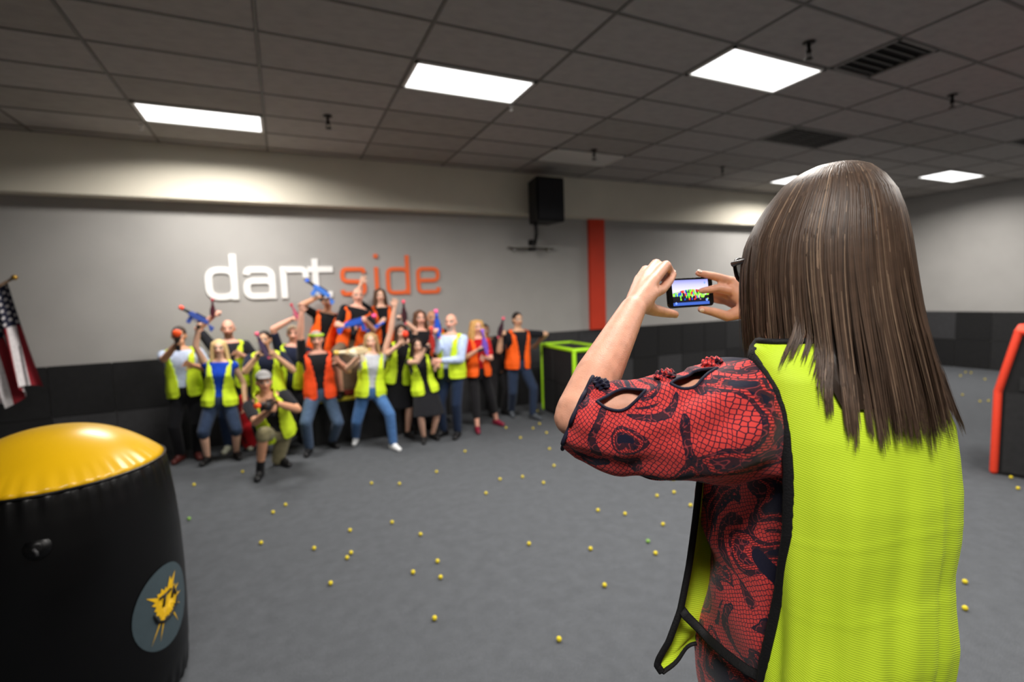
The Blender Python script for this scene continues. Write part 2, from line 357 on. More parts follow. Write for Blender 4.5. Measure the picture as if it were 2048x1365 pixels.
# inflatable bunker
def inflatable():
    c = V3(-1.02, 2.98, 0); H = 1.20
    e = tag(empty('inflatable_bunker', c), 'black inflatable barrel bunker with a yellow top at lower left', 'inflatable')
    prof = [(.38,0.0),(.42,.02),(.437,.08),(.448,.2),(.456,.4),(.459,.6),(.456,.8),(.448,.95),(.436,1.08),(.424,1.16),(.412,1.20)]
    zs = np.linspace(0, 1, 60); pz = np.array([p[1] for p in prof]); pr = np.array([p[0] for p in prof]); n = 180
    def R(z): return float(np.interp(z, pz, pr))
    rings = []
    for k in range(61):
        z = H*(1-(1-k/60)**1.0); r0 = R(z); k2 = max(0, (z-H+.17)/.17); k3 = max(0, (.15-z)/.15); ring = []
        for j in range(n):
            a = 2*PI*j/n; wr = (.007*k2**1.5*(math.sin(a*46+math.sin(a*7)*1.5)) + .010*k3*math.sin(a*40))
            r = r0+wr*(1 if z < H-.002 else .3); ring.append((r*math.cos(a), r*math.sin(a), z))
        rings.append(ring)
    M_v = mat('vinyl_black', '#040405', .36, .15, 6., .03, 40, spec=.3); M_y = mat('vinyl_yellow', '#d9aa0c', .3, .04, 4., spec=.5)
    MB().loft(rings).build('body', M_v, e, True)
    rt = []
    for k in range(26):
        q = k/25; r0 = .416*(1-q) if q < 1 else .001; ring = []
        for j in range(n):
            a = 2*PI*j/n; s = 1-q; wr = .004*math.sin(a*46+math.sin(a*7)*1.5)*max(0, 1-q*5); r = max(.002, r0)
            ring.append((r*math.cos(a), r*math.sin(a), H-.002+.20*(1-s**2.3)+wr))
        rt.append(ring)
    MB().loft(rt).build('top_panel', M_y, e, True)
    MB().tube([(.420*math.cos(a), .420*math.sin(a), H-.004) for a in np.linspace(0, 2*PI, 120, endpoint=False)], .006, 6, closed=True).build('seam', M_v, e, True)
    # decal: oval and splat on the wall of the barrel
    def S(ds, z, off): 
        a0 = math.radians(-26.0); r = R(z)+off; a = a0+ds/R(z); return (r*math.cos(a), r*math.sin(a), z)
    z0 = .50; mb = MB(); nr, na = 7, 40; pts = [S(0, z0, .004)]; fs = []
    for i in range(1, nr+1):
        for j in range(na):
            t = 2*PI*j/na; pts.append(S(.175*i/nr*math.cos(t), z0+.20*i/nr*math.sin(t), .004))
    for j in range(na): fs.append((0, 1+j, 1+(j+1) % na))
    for i in range(nr-1):
        for j in range(na): a_ = 1+i*na; fs.append((a_+j, a_+na+j, a_+na+(j+1) % na, a_+(j+1) % na))
    dec = mb.add(pts, fs).build('decal_oval', mat('decal_slate', '#3a474d', .5, .05), e, True)
    arms = [(90,.075),(72,.115),(55,.14),(40,.085),(22,.105),(8,.08),(-6,.11),(-20,.085),(-35,.115),(-50,.07),(-64,.16),(-74,.075),(-86,.09),(-98,.075),(-108,.175),(-116,.10),(-122,.19),(-132,.075),(-155,.08),(-178,.075),(160,.09),(143,.135),(128,.085),(108,.085)]
    mb = MB(); pts = [S(0, z0, .007)]; outl = []
    for k, (dg, r_) in enumerate(arms):
        d2, r2 = arms[(k+1) % len(arms)]; dd = ((d2-dg+180) % 360)-180
        outl.append((dg, r_)); outl.append((dg+dd/2, min(r_, r2)*.82))
    for lv in (.34, .67, 1.0):
        for dg, r_ in outl: pts.append(S(lv*r_*math.cos(math.radians(dg)), z0+.02+lv*r_*math.sin(math.radians(dg)), .007))
    no = len(outl); fs = [(0, 1+j, 1+(j+1) % no) for j in range(no)]
    for i in range(2):
        for j in range(no): a_ = 1+i*no; fs.append((a_+j, a_+no+j, a_+no+(j+1) % no, a_+(j+1) % no))
    sp = mb.add(pts, fs).build('splat', mat('decal_yellow', '#d9ac12', .5, .05), e, True); sp.parent = dec
    mk = MB(); Q = lambda lst, r_: mk.tube([S(a_, z0+b_, .009) for a_, b_ in lst], r_, 6)
    Q([(-.075,.0),(-.065,-.04),(-.03,-.062),(.02,-.058),(.06,-.03),(.075,.005)], .007)
    Q([(-.045,.06),(.0,.062),(.03,.065)], .006); Q([(-.01,.062),(-.025,.01)], .006); Q([(.03,.02),(.05,.065),(.062,.02)], .006); Q([(.038,.035),(.058,.035)], .005)
    g = mk.build('lettering', mat('decal_black', '#0c0c0c', .5), e, True); g.parent = dec
    # inflation valve
    ad = math.radians(-82); zv = .99; rv = R(zv); cv = V3(rv*math.cos(ad), rv*math.sin(ad), zv); nv = nrm(V3(math.cos(ad), math.sin(ad), .25)); tv = nrm(np.cross(nv, V3(0,0,1))); uv_ = np.cross(tv, nv)
    vm = MB()
    for r1, r2, h in ((.045,.045,.004),): 
        vm.loft([[cv+nv*hh+rr*(math.cos(a)*tv+math.sin(a)*uv_) for a in np.linspace(0, 2*PI, 20, endpoint=False)] for rr, hh in ((.045,-.012),(.045,.003),(.028,.005),(.025,.009),(.012,.010))])
    vm.build('valve', M_v, e, True)
    MB().tube([cv+nv*.010+tv*.01, cv+nv*.012-uv_*.015, cv+nv*.006-uv_*.03], .006, 8).build('valve_plug', mat('valve_grey', '#3a3a3c', .5), e, True)
    # tie-down tab at the base
    a = math.radians(-42); MB().box((-.03,-.012,0),(.03,.012,.05)).build('anchor_tab', M_white, e).location = (.44*math.cos(a), .44*math.sin(a), .0)
inflatable()

# obstacle with lime edging (behind the raised forearm)
def edged_block(name, label, cat, org, ex, ey, poly, depth, tubes_r, m_edge, m_face, cells, vback=True):
    """prism: poly in (along ex, up), extruded along ey"""
    e = tag(empty(name, org), label, cat); ex = nrm(V3(*ex)); ey = nrm(V3(*ey))
    W = lambda a, z, d: ex*a+ey*d+V3(0,0,z)
    b = MB(); b.loft([[W(a, z, d) for a, z in poly] for d in (0, depth)]); b.build('core', m_face[0], e)
    for (a0, a1, z0_, z1_, k) in cells:
        b = MB(); g = .006
        b.add([W(a0+g,z0_+g,-.012),W(a1-g,z0_+g,-.012),W(a1-g,z1_-g,-.012),W(a0+g,z1_-g,-.012),W(a0+g,z0_+g,.002),W(a1-g,z0_+g,.002),W(a1-g,z1_-g,.002),W(a0+g,z1_-g,.002)],
              [(0,3,2,1),(4,5,6,7),(0,1,5,4),(1,2,6,5),(2,3,7,6),(3,0,4,7)]); b.build('mat_panel', m_face[k], e)
    for d in (0, depth):
        n = len(poly)
        for i in range(n):
            (a0, z0_), (a1, z1_) = poly[i], poly[(i+1) % n]
            if z0_ < .01 and z1_ < .01: continue
            b = MB(); b.cap(W(a0, max(z0_, tubes_r), d), W(a1, max(z1_, tubes_r), d), tubes_r, tubes_r, 8); b.build('edge_padding', m_edge, e, True)
    for a, z in poly:
        if z > .01: b = MB(); b.cap(W(a, z, 0), W(a, z, depth), tubes_r, tubes_r, 8); b.build('edge_padding', m_edge, e, True)
    return e
M_lime = mat('edge_lime', '#a8e01c', .6, .05); M_oredge = mat('edge_orange', '#f0452a', .6, .04)
pf = on_z(1084, 690, 1.12); pn = on_z(1148, 702, 1.12); pf[2] = 0; pn[2] = 0
d1 = pf-pn; Lg = float(np.linalg.norm(d1)); exg = nrm(d1); eyg = nrm(V3(-exg[1], exg[0], 0)); eyg = eyg if eyg[0] > 0 else -eyg
edged_block('obstacle_box', 'black obstacle box with lime green edges behind the raised forearm', 'obstacle', pn, exg, eyg, [(0,0),(Lg,0),(Lg,1.12),(0,1.12)], .55, .032, M_lime, M_mat,
            [(.03, Lg*.6, .03, .56, 0), (Lg*.6, Lg-.03, .03, .56, 1), (.03, Lg*.6, .56, 1.09, 0), (Lg*.6, Lg-.03, .56, 1.09, 1)])
po = on_z(1987, 948, 0)
edged_block('obstacle_bunker', 'dark grey bunker with orange padded edges at the right edge', 'obstacle', po, (.30, -.95, 0), (.95, .30, 0),
            [(0,0),(2.0,0),(2.0,.84),(1.88,1.44),(.12,1.44),(0,.84)], .7, .034, M_oredge, M_mat,
            [(.05,.26,.03,.84,1),(.28,.75,.03,.62,0),(.75,1.3,.03,.62,1),(.28,.75,.62,.9,2),(.75,1.3,.62,.9,1),(.14,.3,.86,1.0,1),(.3,.75,.9,1.38,2),(.75,1.3,.9,1.38,1)])

# stage block in the middle of the group, brown crate on it
M_plat = mat('stage_black', '#1b1b1c', .85, .15, 12., .2, 90, spec=.2)
e = tag(empty('stage_block', (1.0, 7.4, 0)), 'low black stage block with yellow edge behind the front row', 'platform')
MB().box((-.76,-.31,0),(.48,.42,.62)).build('core', M_plat, e, bevel=.01)
for i in range(2): MB().box((-.71+.592*i,-.322,.01),(-.71+.592*i+.586,-.309,.6)).build('mat_panel', M_mat[i % 2], e)
MB().cap((-.76,-.315,.615),(.48,-.315,.615), .03, .03, 8).build('edge_padding', mat('edge_yellow','#e0cf3a',.6), e, True)
e = tag(empty('brown_crate', (.81, 7.33, .645)), 'brown box on the stage block, a man sitting on it', 'box')
MB().box((-.25,-.16,.02),(.25,.16,.6)).build('body', mat('crate_brown','#6d5744',.8,.1,8.), e, bevel=.012)
MB().box((-.26,-.175,.0),(.26,.17,.075)).build('bottom_rail', mat('crate_red','#7a2417',.7), e, bevel=.006)
MB().box((-.24,-.166,.12),(.24,-.156,.56)).build('front_panel', mat('crate_brown2','#74604d',.8,.1,8.), e)
# ================================================================ PEOPLE
def remesh(mb, voxel, smooth=3, fac=.5):
    me = bpy.data.meshes.new('tmp'); me.from_pydata(mb.v, [], mb.f)
    o = bpy.data.objects.new('tmp', me); COL.objects.link(o)
    r = o.modifiers.new('r', 'REMESH'); r.mode = 'VOXEL'; r.voxel_size = voxel; r.use_smooth_shade = True
    if smooth: s = o.modifiers.new('s', 'SMOOTH'); s.iterations = smooth; s.factor = fac
    dg = bpy.context.evaluated_depsgraph_get(); out = bpy.data.meshes.new_from_object(o.evaluated_get(dg))
    bpy.data.objects.remove(o); bpy.data.meshes.remove(me); return out
def mesh_obj(name, me, m, parent):
    me.materials.clear(); me.materials.append(m); me.name = name
    o = bpy.data.objects.new(name, me); COL.objects.link(o); keep(o, parent); return o
def verts_of(me): a = np.empty(len(me.vertices)*3); me.vertices.foreach_get('co', a); return a.reshape(-1, 3)
def set_col(me, cols):
    at_ = me.color_attributes.new('Col', 'FLOAT_COLOR', 'POINT'); at_.data.foreach_set('color', np.concatenate([cols, np.ones((len(cols), 1))], 1).ravel())
def ik(a, b, l1, l2, hint):
    a = np.asarray(a, float); b = np.asarray(b, float); d = b-a; L_ = np.linalg.norm(d); mx = (l1+l2)*.998
    if L_ > mx: k = L_/mx; l1 *= k; l2 *= k
    t = d/max(L_, 1e-6); c = (l1*l1+L_*L_-l2*l2)/(2*L_); h = math.sqrt(max(0, l1*l1-c*c))
    hv = np.asarray(hint, float); hv = hv-t*np.dot(hv, t); return a+t*c+nrm(hv)*h
def hand(mb, wr, d, n, side, sc=1., curl=0., spread=.12, fr=.0088):
    """palm, four fingers of unequal length, thumb. d: towards the knuckles, n: out of the palm, side: towards the thumb"""
    d = nrm(d); n = nrm(n-d*np.dot(n, d)); s = nrm(np.cross(d, n)); s = s if np.dot(s, side) > 0 else -s
    off = [.031, .0105, -.0105, -.030]; ml = [.088, .092, .086, .078]; ph = [(.042,.025,.021), (.046,.028,.022), (.043,.027,.021), (.033,.020,.019)]
    for k in range(4):
        b = wr+sc*(s*off[k]*.55); kn = wr+sc*(d*ml[k]+s*off[k]); mb.cap(b, kn, .0145*sc, .0125*sc, 8)
        fd = nrm(d+s*spread*(1.5-k)/1.5); p = kn; ang = 0
        for i, L_ in enumerate(ph[k]):
            ang += curl*(1.25, 1.5, .9)[i] + .08; q = p+sc*L_*(math.cos(ang)*fd+math.sin(ang)*n); mb.cap(p, q, sc*fr*(1.12-.1*i), sc*fr*(1.02-.1*i), 7); p = q
    mb.cap(wr+sc*(d*.012), wr+sc*(d*.07), .021*sc, .024*sc, 8)
    b = wr+sc*(d*.02+s*.018); m1 = b+sc*(d*.030+s*.030+n*.014); m2 = m1+sc*nrm(d*.75+s*.55*(1-curl)+n*(.2+.6*curl))*.032; m3 = m2+sc*nrm(d*.9+s*.25*(1-curl)-s*.4*curl+n*(.15+.5*curl))*.027
    mb.cap(b, m1, .017*sc, .013*sc, 8); mb.cap(m1, m2, .0115*sc, .0105*sc, 7); mb.cap(m2, m3, .0105*sc, .0085*sc, 7)
def head_geo(mb, c, r, u, f, h, fem):
    k = h/1.75; w_, hh, dd = (.072 if fem else .077)*k, .112*k, .094*k
    mb.ell(c+u*.022*k-f*.006*k, (r*w_, f*dd, u*.094*k))                       # cranium
    mb.ell(c-u*.035*k+f*.022*k, (r*w_*.80, f*.066*k, u*.078*k))              # face / jaw
    mb.ell(c-u*.092*k+f*.050*k, (r*.026*k, f*.028*k, u*.021*k), 8, 6)         # chin
    mb.cap(c+u*.002*k+f*.083*k, c-u*.030*k+f*.104*k, .0085*k, .0135*k, 8)      # nose
    mb.cap(c-u*.032*k+f*.098*k-r*.010*k, c-u*.032*k+f*.098*k+r*.010*k, .008*k, .008*k, 6)
    mb.cap(c+u*.022*k+f*.078*k-r*.034*k, c+u*.022*k+f*.078*k+r*.034*k, .013*k, .013*k, 8)  # brow
    mb.cap(c-u*.058*k+f*.076*k-r*.018*k, c-u*.058*k+f*.076*k+r*.018*k, .012*k, .012*k, 8)  # lips
    for s in (-1, 1):
        mb.ell(c-u*.008*k-f*.004*k+r*s*(w_+.003*k), (r*.010*k, f*.019*k, u*.031*k), 8, 6)   # ears
        mb.ell(c-u*.024*k+f*.058*k+r*s*.036*k, (r*.024*k, f*.026*k, u*.022*k), 8, 6)       # cheek
def skin_cols(v, c, r, u, f, h, tone, beard=None):
    k = h/1.75; p = (v-c)/k; x, y, z = p@r, p@f, p@u; cols = np.tile(np.array(tone[:3]), (len(v), 1)); hd = (np.abs(x) < .1) & (y > .0) & (np.abs(z) < .14) & (np.abs(y) < .14)
    def put(mask, c_, a=1.): cols[mask] = cols[mask]*(1-a)+np.array(c_)*a
    put(hd & (z < -.012) & (z > -.05) & (np.abs(np.abs(x)-.04) < .02) & (y > .05), (tone[0]*1.05, tone[1]*.72, tone[2]*.7), .45)
    if beard: put(hd & (z < -.045) & (y > .03), beard, .75)
    put(hd & (np.abs(z+.058) < .010) & (np.abs(x) < .026) & (y > .06), (.42, .11, .10), .8)
    put(hd & (np.abs(z-.002) < .011) & (np.abs(np.abs(x)-.031) < .017) & (y > .05), (.72, .70, .66), .8)
    put(hd & (np.abs(z-.001) < .010) & (np.abs(np.abs(x)-.031) < .009) & (y > .05), (.03, .02, .015), .95)
    put(hd & (np.abs(z-.026) < .008) & (np.abs(np.abs(x)-.034) < .021) & (y > .05), (.09, .055, .035), .75)
    return cols
RING_M = [(-.062,.050,.050,0),(-.03,.088,.068,0),(.01,.096,.074,0),(.06,.092,.070,.003),(.11,.088,.066,.004),(.16,.092,.066,.004),(.21,.101,.070,.004),(.25,.106,.070,.002),(.28,.104,.060,0),(.305,.082,.046,-.002),(.325,.045,.038,-.002)]
RING_F = [(-.062,.050,.050,0),(-.03,.096,.072,0),(.01,.102,.076,0),(.06,.086,.064,.003),(.10,.076,.058,.004),(.15,.081,.060,.006),(.20,.090,.073,.012),(.24,.092,.066,.006),(.275,.092,.052,0),(.30,.074,.042,-.002),(.322,.038,.034,-.002)]
def interp_ring(R_, s): 
    a = np.array(R_); return [float(np.interp(s, a[:, 0], a[:, k])) for k in (1, 2, 3)]
def torso_ring(base, r, u, f, R_, s, h, add=0., n=24, p=2.4):
    a, b, o = interp_ring(R_, s); out = []
    for t in np.linspace(0, 2*PI, n, endpoint=False):
        c, q = math.cos(t), math.sin(t); k = (abs(c)**p+abs(q)**p)**(-1/p)
        out.append(base+u*s*h+r*(a*h+add)*k*c+f*((b*h+add)*k*q+o*h))
    return out
def vest_mesh(base, r, u, f, R_, h, add, girth, name, m, parent, open_w=.36):
    ns, nt = 44, 112; s0, s1 = -.036, .318; mb = MB(); idx = {}
    def pt(i, j):
        s = s0+(s1-s0)*i/ns; t = 2*PI*j/nt; a, b, o = interp_ring(R_, max(s, -.01) if s < 0 else s); c, q = math.cos(t), math.sin(t); p = 2.4; k = (abs(c)**p+abs(q)**p)**(-1/p)
        lo = max(0, (.2-s)/.25); w = add+.010*lo+girth+.004*math.sin(t*9+s*20)*lo
        return base+u*s*h+r*(a*h+w)*k*c+f*((b*h+w)*k*q+o*h)
    def ok(i, j):
        s = s0+(s1-s0)*(i+.5)/ns; t = 2*PI*(j+.5)/nt; fr = abs(((t-PI/2+PI) % (2*PI))-PI)
        ow = open_w*(.55+.9*max(0, s-.05)/.25) + (.5*max(0, (s-.27)/.05)) + 1.2*max(0, (-.012-s)/.024)**2*.2
        if fr < ow: return False
        for c in (0, PI):
            da = abs(((t-c+PI) % (2*PI))-PI)
            if s > .13 and da < .78*math.sin(min(1, (s-.13)/.08)*PI/2)*(1 if s < .285 else max(0, 1-(s-.285)/.02)): return False
        return True
    for i in range(ns):
        for j in range(nt):
            if not ok(i, j): continue
            q = []
            for (ii, jj) in ((i,j),(i,(j+1) % nt),(i+1,(j+1) % nt),(i+1,j)):
                if (ii, jj) not in idx: idx[(ii, jj)] = len(mb.v); mb.v.append(tuple(pt(ii, jj)))
                q.append(idx[(ii, jj)])
            mb.f.append(tuple(q)); mb.mi.append(0)
    o = mb.build(name, m, None, True); md = o.modifiers.new('s', 'SOLIDIFY'); md.thickness = .006; md.offset = 1; keep(o, parent); return o
def cloth(name, col): return mat('cloth_'+name, col, .9, .15, 25., .15, 60, spec=.15, sheen=.1)
M_vy = mat('vest_lime', (.68, .89, .035), .6, .06, 14., .1, 40, spec=.2); M_vo = mat('vest_orange', (1.0, .13, .012), .6, .06, 14., .1, 40, spec=.2); M_vr = mat('vest_red_orange', (.95, .085, .02), .6, .06, 14., .1, 40, spec=.2)
M_skin = mat('skin', '#ffffff', .55, .06, 30., .08, 220, spec=.35, attr='Col')
TONE = {'fair': lin('#e8b89e'), 'pink': lin('#e5ab94'), 'tan': lin('#cf9776'), 'brown': lin('#8d6046'), 'olive': lin('#d3a585')}
PEOPLE = {}
def person(key, label, head, feet=None, Y=None, h=1.72, z0=0., pelvis=None, face=0., fem=False, rh=None, lh=None, tone='fair', beard=None,
           hair=('short', '#4a3424'), shirt=('#222222', 'short'), legs=('trousers', '#1a1a1e'), vest=None, shoes='#111111', cap=None, hdy=0., sock=None,
           rfist=False, lfist=False, rel=None, lel=None, knees=None, pz=None, head_face=None, band=None):
    if feet is not None: F = [on_z(*feet[0], z0), on_z(*feet[1], z0)]; Y = (F[0][1]+F[1][1])/2 if Y is None else Y
    f0 = nrm(V3(math.sin(math.radians(face))*-1, -math.cos(math.radians(face)), 0)); f0 = nrm(V3(math.sin(math.radians(-face)), -math.cos(math.radians(face)), 0))
    rt = nrm(np.cross(f0, V3(0,0,1)))                         # the person's own right
    Hc = on_y(head[0], head[1], Y+hdy); nb = Hc-V3(0,0,.085*h)
    if pelvis is not None and len(pelvis) == 3: P = V3(*pelvis)
    else:
        px = pelvis[0] if pelvis else head[0]; py = pelvis[1] if pelvis else 775
        P = on_y(px, py, Y); dx, dy = nb[0]-P[0], nb[1]-P[1]; P[2] = nb[2]-math.sqrt(max(.01, (.325*h)**2-dx*dx-dy*dy))
    if pz is not None: P[2] = pz
    u = nrm(nb-P); r = nrm(rt-u*np.dot(rt, u)); f = np.cross(u, r); tl = np.linalg.norm(nb-P)/(.325*h)
    R_ = [(a*tl, b, c, d) for a, b, c, d in (RING_F if fem else RING_M)]
    if feet is None: F = [V3(P[0], P[1], z0)+rt*.11, V3(P[0], P[1], z0)-rt*.11]
    root = empty('person', (float(P[0]), float(P[1]), z0)); tag(root, label, 'person', 'people posing by the wall')
    fh = f0 if head_face is None else nrm(V3(math.sin(math.radians(-head_face)), -math.cos(math.radians(head_face)), 0)); rh_ = nrm(np.cross(fh, V3(0,0,1))); hu = V3(0,0,1)
    body = MB(); k = h/1.75; pt = PEOPLE[key] = {}
    body.loft([torso_ring(P, r, u, f, R_, a[0], h) for a in R_])
    body.cap(P+u*.30*h*tl, Hc-hu*.03*h, .034*h, .030*h); head_geo(body, Hc, rh_, hu, fh, h, fem)
    ua, fa = (.030, .0255) if not fem else (.0265, .022); J = {}
    for nm, sg, H_, fist, el in (('r', 1, rh, rfist, rel), ('l', -1, lh, lfist, lel)):
        S = P+u*.277*h*tl+r*sg*(.094 if fem else .108)*h
        if H_ is None: Wp = S+r*sg*.06*h-V3(0,0,.30*h)+f*.03*h; n_ = -r*sg
        elif len(H_) == 3 and abs(H_[0]) > 12: Wp = on_y(H_[0], H_[1], Y+H_[2])
        else: Wp = V3(*H_)
        hint = V3(*el) if el is not None else (-u*.7+r*sg*.6-f*.25)
        El = ik(S, Wp, .170*h, .150*h, hint)
        body.cap(S, El, .033*h if not fem else .028*h, ua*h*.82); body.cap(El, El+(Wp-El)*.35, ua*h*.84, fa*h); body.cap(El+(Wp-El)*.35, Wp, fa*h, fa*h*.70)
        d = nrm(Wp-El); pn = f0 if H_ is not None and not fist else (nrm(np.cross(d, r)) if H_ is not None else -r*sg)
        if fist: pn = nrm(-r*sg*.9+f0*.3)
        sd = -r*sg if (H_ is not None and not fist) else (f0 if H_ is None else V3(0,0,1))
        if fist: d = nrm(d*.55+f0*.5)
        hand(body, Wp, d, pn, sd, .98*k, .95 if fist else (.32 if H_ is None else .06), .3)
        J[nm] = (S, El, Wp, d); pt[nm] = Wp+d*.085*k
    hips = []
    for i, sg in ((0, 1), (1, -1)):
        Hp = P-u*.012*h+r*sg*.050*h; A = F[i]+V3(0,0,.048*h); fd = nrm(f0+rt*sg*.28)
        kn = ik(Hp, A, .240*h, .235*h, f0+rt*sg*.35) if not (knees and knees[i] is not None) else V3(*knees[i])
        body.cap(Hp, kn, .047*h, .032*h); body.cap(kn, kn+(A-kn)*.3, .031*h, .032*h); body.cap(kn+(A-kn)*.3, A, .032*h, .020*h)
        body.cap(A-V3(0,0,.02*h), F[i]+V3(0,0,.018*h)-fd*.02*h, .021*h, .018*h); body.cap(F[i]+V3(0,0,.02*h), F[i]+fd*.068*h+V3(0,0,.014*h), .021*h, .012*h); hips.append((Hp, kn, A, fd))
    bme = remesh(body, .0115, 1, .4); v = verts_of(bme); set_col(bme, skin_cols(v, Hc, rh_, hu, fh, h, TONE[tone], lin(beard)[:3] if beard else None)); mesh_obj('body', bme, M_skin, root)
    # shirt
    sc, sl = shirt; m = MB(); lo = -.035 if legs[0] != 'none' else -.05
    m.loft([torso_ring(P, r, u, f, R_, s, h, .014) for s in np.linspace(lo*tl, .292*tl, 12)]+[torso_ring(P, r, u, f, R_, .306*tl, h, .006)])
    for sg, nm in ((1, 'r'), (-1, 'l')):
        S, El, Wp, d = J[nm]
        if sl == 'none': m.cap(S, S+(El-S)*.06, .034*h, .036*h); continue
        q = {'short': .72, 'long': 1., 'elbow': 1.}[sl]; m.cap(S, S+(El-S)*q, (.033 if not fem else .028)*h+.012, ua*h*.86+.013)
        if sl == 'long': m.cap(El, El+(Wp-El)*.92, ua*h*.9+.011, fa*h*.75+.012)
    mesh_obj('shirt', remesh(m, .0155, 2), cloth(key+'_shirt', sc), root)
    # legs
    kind, lc = legs; m = MB()
    if kind in ('trousers', 'shorts', 'capri'):
        m.loft([torso_ring(P, r, u, f, R_, s, h, .016) for s in np.linspace(-.058*tl, .05*tl, 7)]); q = {'trousers': .95, 'capri': .58, 'shorts': .06}[kind]
        for Hp, kn, A, fd in hips:
            m.cap(Hp, kn, .050*h+.012, .036*h+.014); m.cap(kn, kn+(A-kn)*q, .036*h+.013, (.027*h+.014) if kind != 'shorts' else .036*h+.016)
        mesh_obj(kind if kind != 'capri' else 'trousers', remesh(m, .0155, 2), cloth(key+'_legs', lc), root)
    elif kind == 'skirt':
        rings = [torso_ring(P, r, u, f, R_, s, h, .016) for s in np.linspace(.07*tl, -.02*tl, 5)]; c2 = (hips[0][1]+hips[1][1])/2; w2 = np.linalg.norm(hips[0][1]-hips[1][1])/2
        for q in np.linspace(.25, 1.0, 6):
            c = (hips[0][0]+hips[1][0])/2*(1-q)+c2*q; a_ = .098*h*(1-q)+(w2+.05*h)*q+.018; b_ = .074*h*(1-q)+.062*h*q+.02
            rings.append([c+rt*a_*math.cos(t)*(1+.03*math.sin(7*t))+f0*b_*math.sin(t) for t in np.linspace(0, 2*PI, 24, endpoint=False)])
        m.loft(rings); mesh_obj('skirt', remesh(m, .0155, 2), cloth(key+'_legs', lc), root)
    for (Hp, kn, A, fd), ft in zip(hips, F):
        m = MB(); m.cap(ft+V3(0,0,.032*k)-fd*.05*k, ft+V3(0,0,.032*k)+fd*.165*k, .043*k, .038*k); m.cap(ft+V3(0,0,.06*k)-fd*.035*k, ft+V3(0,0,.055*k)+fd*.07*k, .046*k, .041*k)
        m.box(ft+V3(-.03,-.03,0)*k, ft+V3(.03,.03,.03)*k)
        sm = remesh(m, .012, 2); vv = verts_of(sm); vv[:, 2] = np.maximum(vv[:, 2], ft[2]+.001); sm.vertices.foreach_set('co', vv.ravel()); mesh_obj('shoe', sm, mat(key+'_shoe', shoes, .5, .1), root)
        if sock: m = MB(); m.cap(A-V3(0,0,.03), A+(kn-A)*.25, .028*h, .027*h); mesh_obj('sock', remesh(m, .012, 1), cloth(key+'_sock', sock), root)
    if vest: vest_mesh(P, r, u, f, R_, h, .020, .006, 'safety_vest', {'y': M_vy, 'o': M_vo, 'r': M_vr}[vest], root)
    # hair
    st, hc = hair; mh = mat(key+'_hair', hc, .5, .35, 60., .5, 120, spec=.3); m = MB(); cc = Hc+hu*.032*k-fh*.016*k
    if st != 'bald':
        m.ell(cc, (rh_*.083*k, fh*.096*k, hu*.094*k), 18, 12); m.ell(cc-hu*.045*k-fh*.035*k, (rh_*.074*k, fh*.062*k, hu*.075*k), 14, 9)
        if st in ('long', 'curly'):
            L_ = .30*k if st == 'long' else .27*k; rr = .026*k if st == 'long' else .042*k
            for a in np.radians(np.arange(62, 300, 17)):
                dv = fh*math.cos(a)*.085*k+rh_*math.sin(a)*.084*k; p0 = cc+dv*.8+hu*.04*k; p1 = cc+dv*1.02-hu*.06*k; w_ = (1.0+(.35 if st == 'curly' else .18)*abs(math.sin(a))); jj = random.uniform(-.015, .015)
                p2 = cc+dv*w_*1.05-hu*(.06*k+L_*.55); p3 = cc+dv*w_*(1.1 if st == 'curly' else .95)+fh*.02*(1 if math.cos(a) > 0 else -1)*k-hu*(.06*k+L_+jj)
                m.cap(p0, p1, rr, rr); m.cap(p1, p2, rr, rr*1.05); m.cap(p2, p3, rr*1.05, rr*.6)
        mesh_obj('hair', remesh(m, .011, 2), mh, root)
    else:
        m.tube([cc+(fh*math.cos(a)*.088+rh_*math.sin(a)*.0775)*k-hu*.035*k for a in np.radians(np.arange(75, 290, 12))], .017*k, 8); mesh_obj('hair', remesh(m, .009, 2), mh, root)
    if cap:
        m = MB(); m.ell(cc+hu*.02*k+fh*.006*k, (rh_*.086*k, fh*.100*k, hu*.088*k), 18, 10); v_ = np.array(m.v); lowz = cc[2]+.02*k; v_[:, 2] = np.maximum(v_[:, 2], lowz); m.v = [tuple(q) for q in v_]
        m.loft([[cc+hu*(.03+dz)*k+fh*(.075+.10*math.cos(t)*q)*k+rh_*.075*math.sin(t)*k*(.4+.6*q) for t in np.linspace(-PI/2, PI/2, 12)] for q, dz in ((.2,.012),(1.,-.004),(1.,-.012),(.2,.0))], closed=True)
        mesh_obj('cap', remesh(m, .010, 2), cloth(key+'_cap', cap), root)
    if band: keep(MB().tube([cc+(fh*math.cos(a)*.099+rh_*math.sin(a)*.086)*k+hu*.028*k for a in np.linspace(0, 2*PI, 24, endpoint=False)], .016*k, 8, closed=True).build('headband', cloth(key+'_band', band), None, True), root)
    pt['head'] = Hc; pt['Y'] = Y; pt['root'] = root; pt['J'] = J; return pt

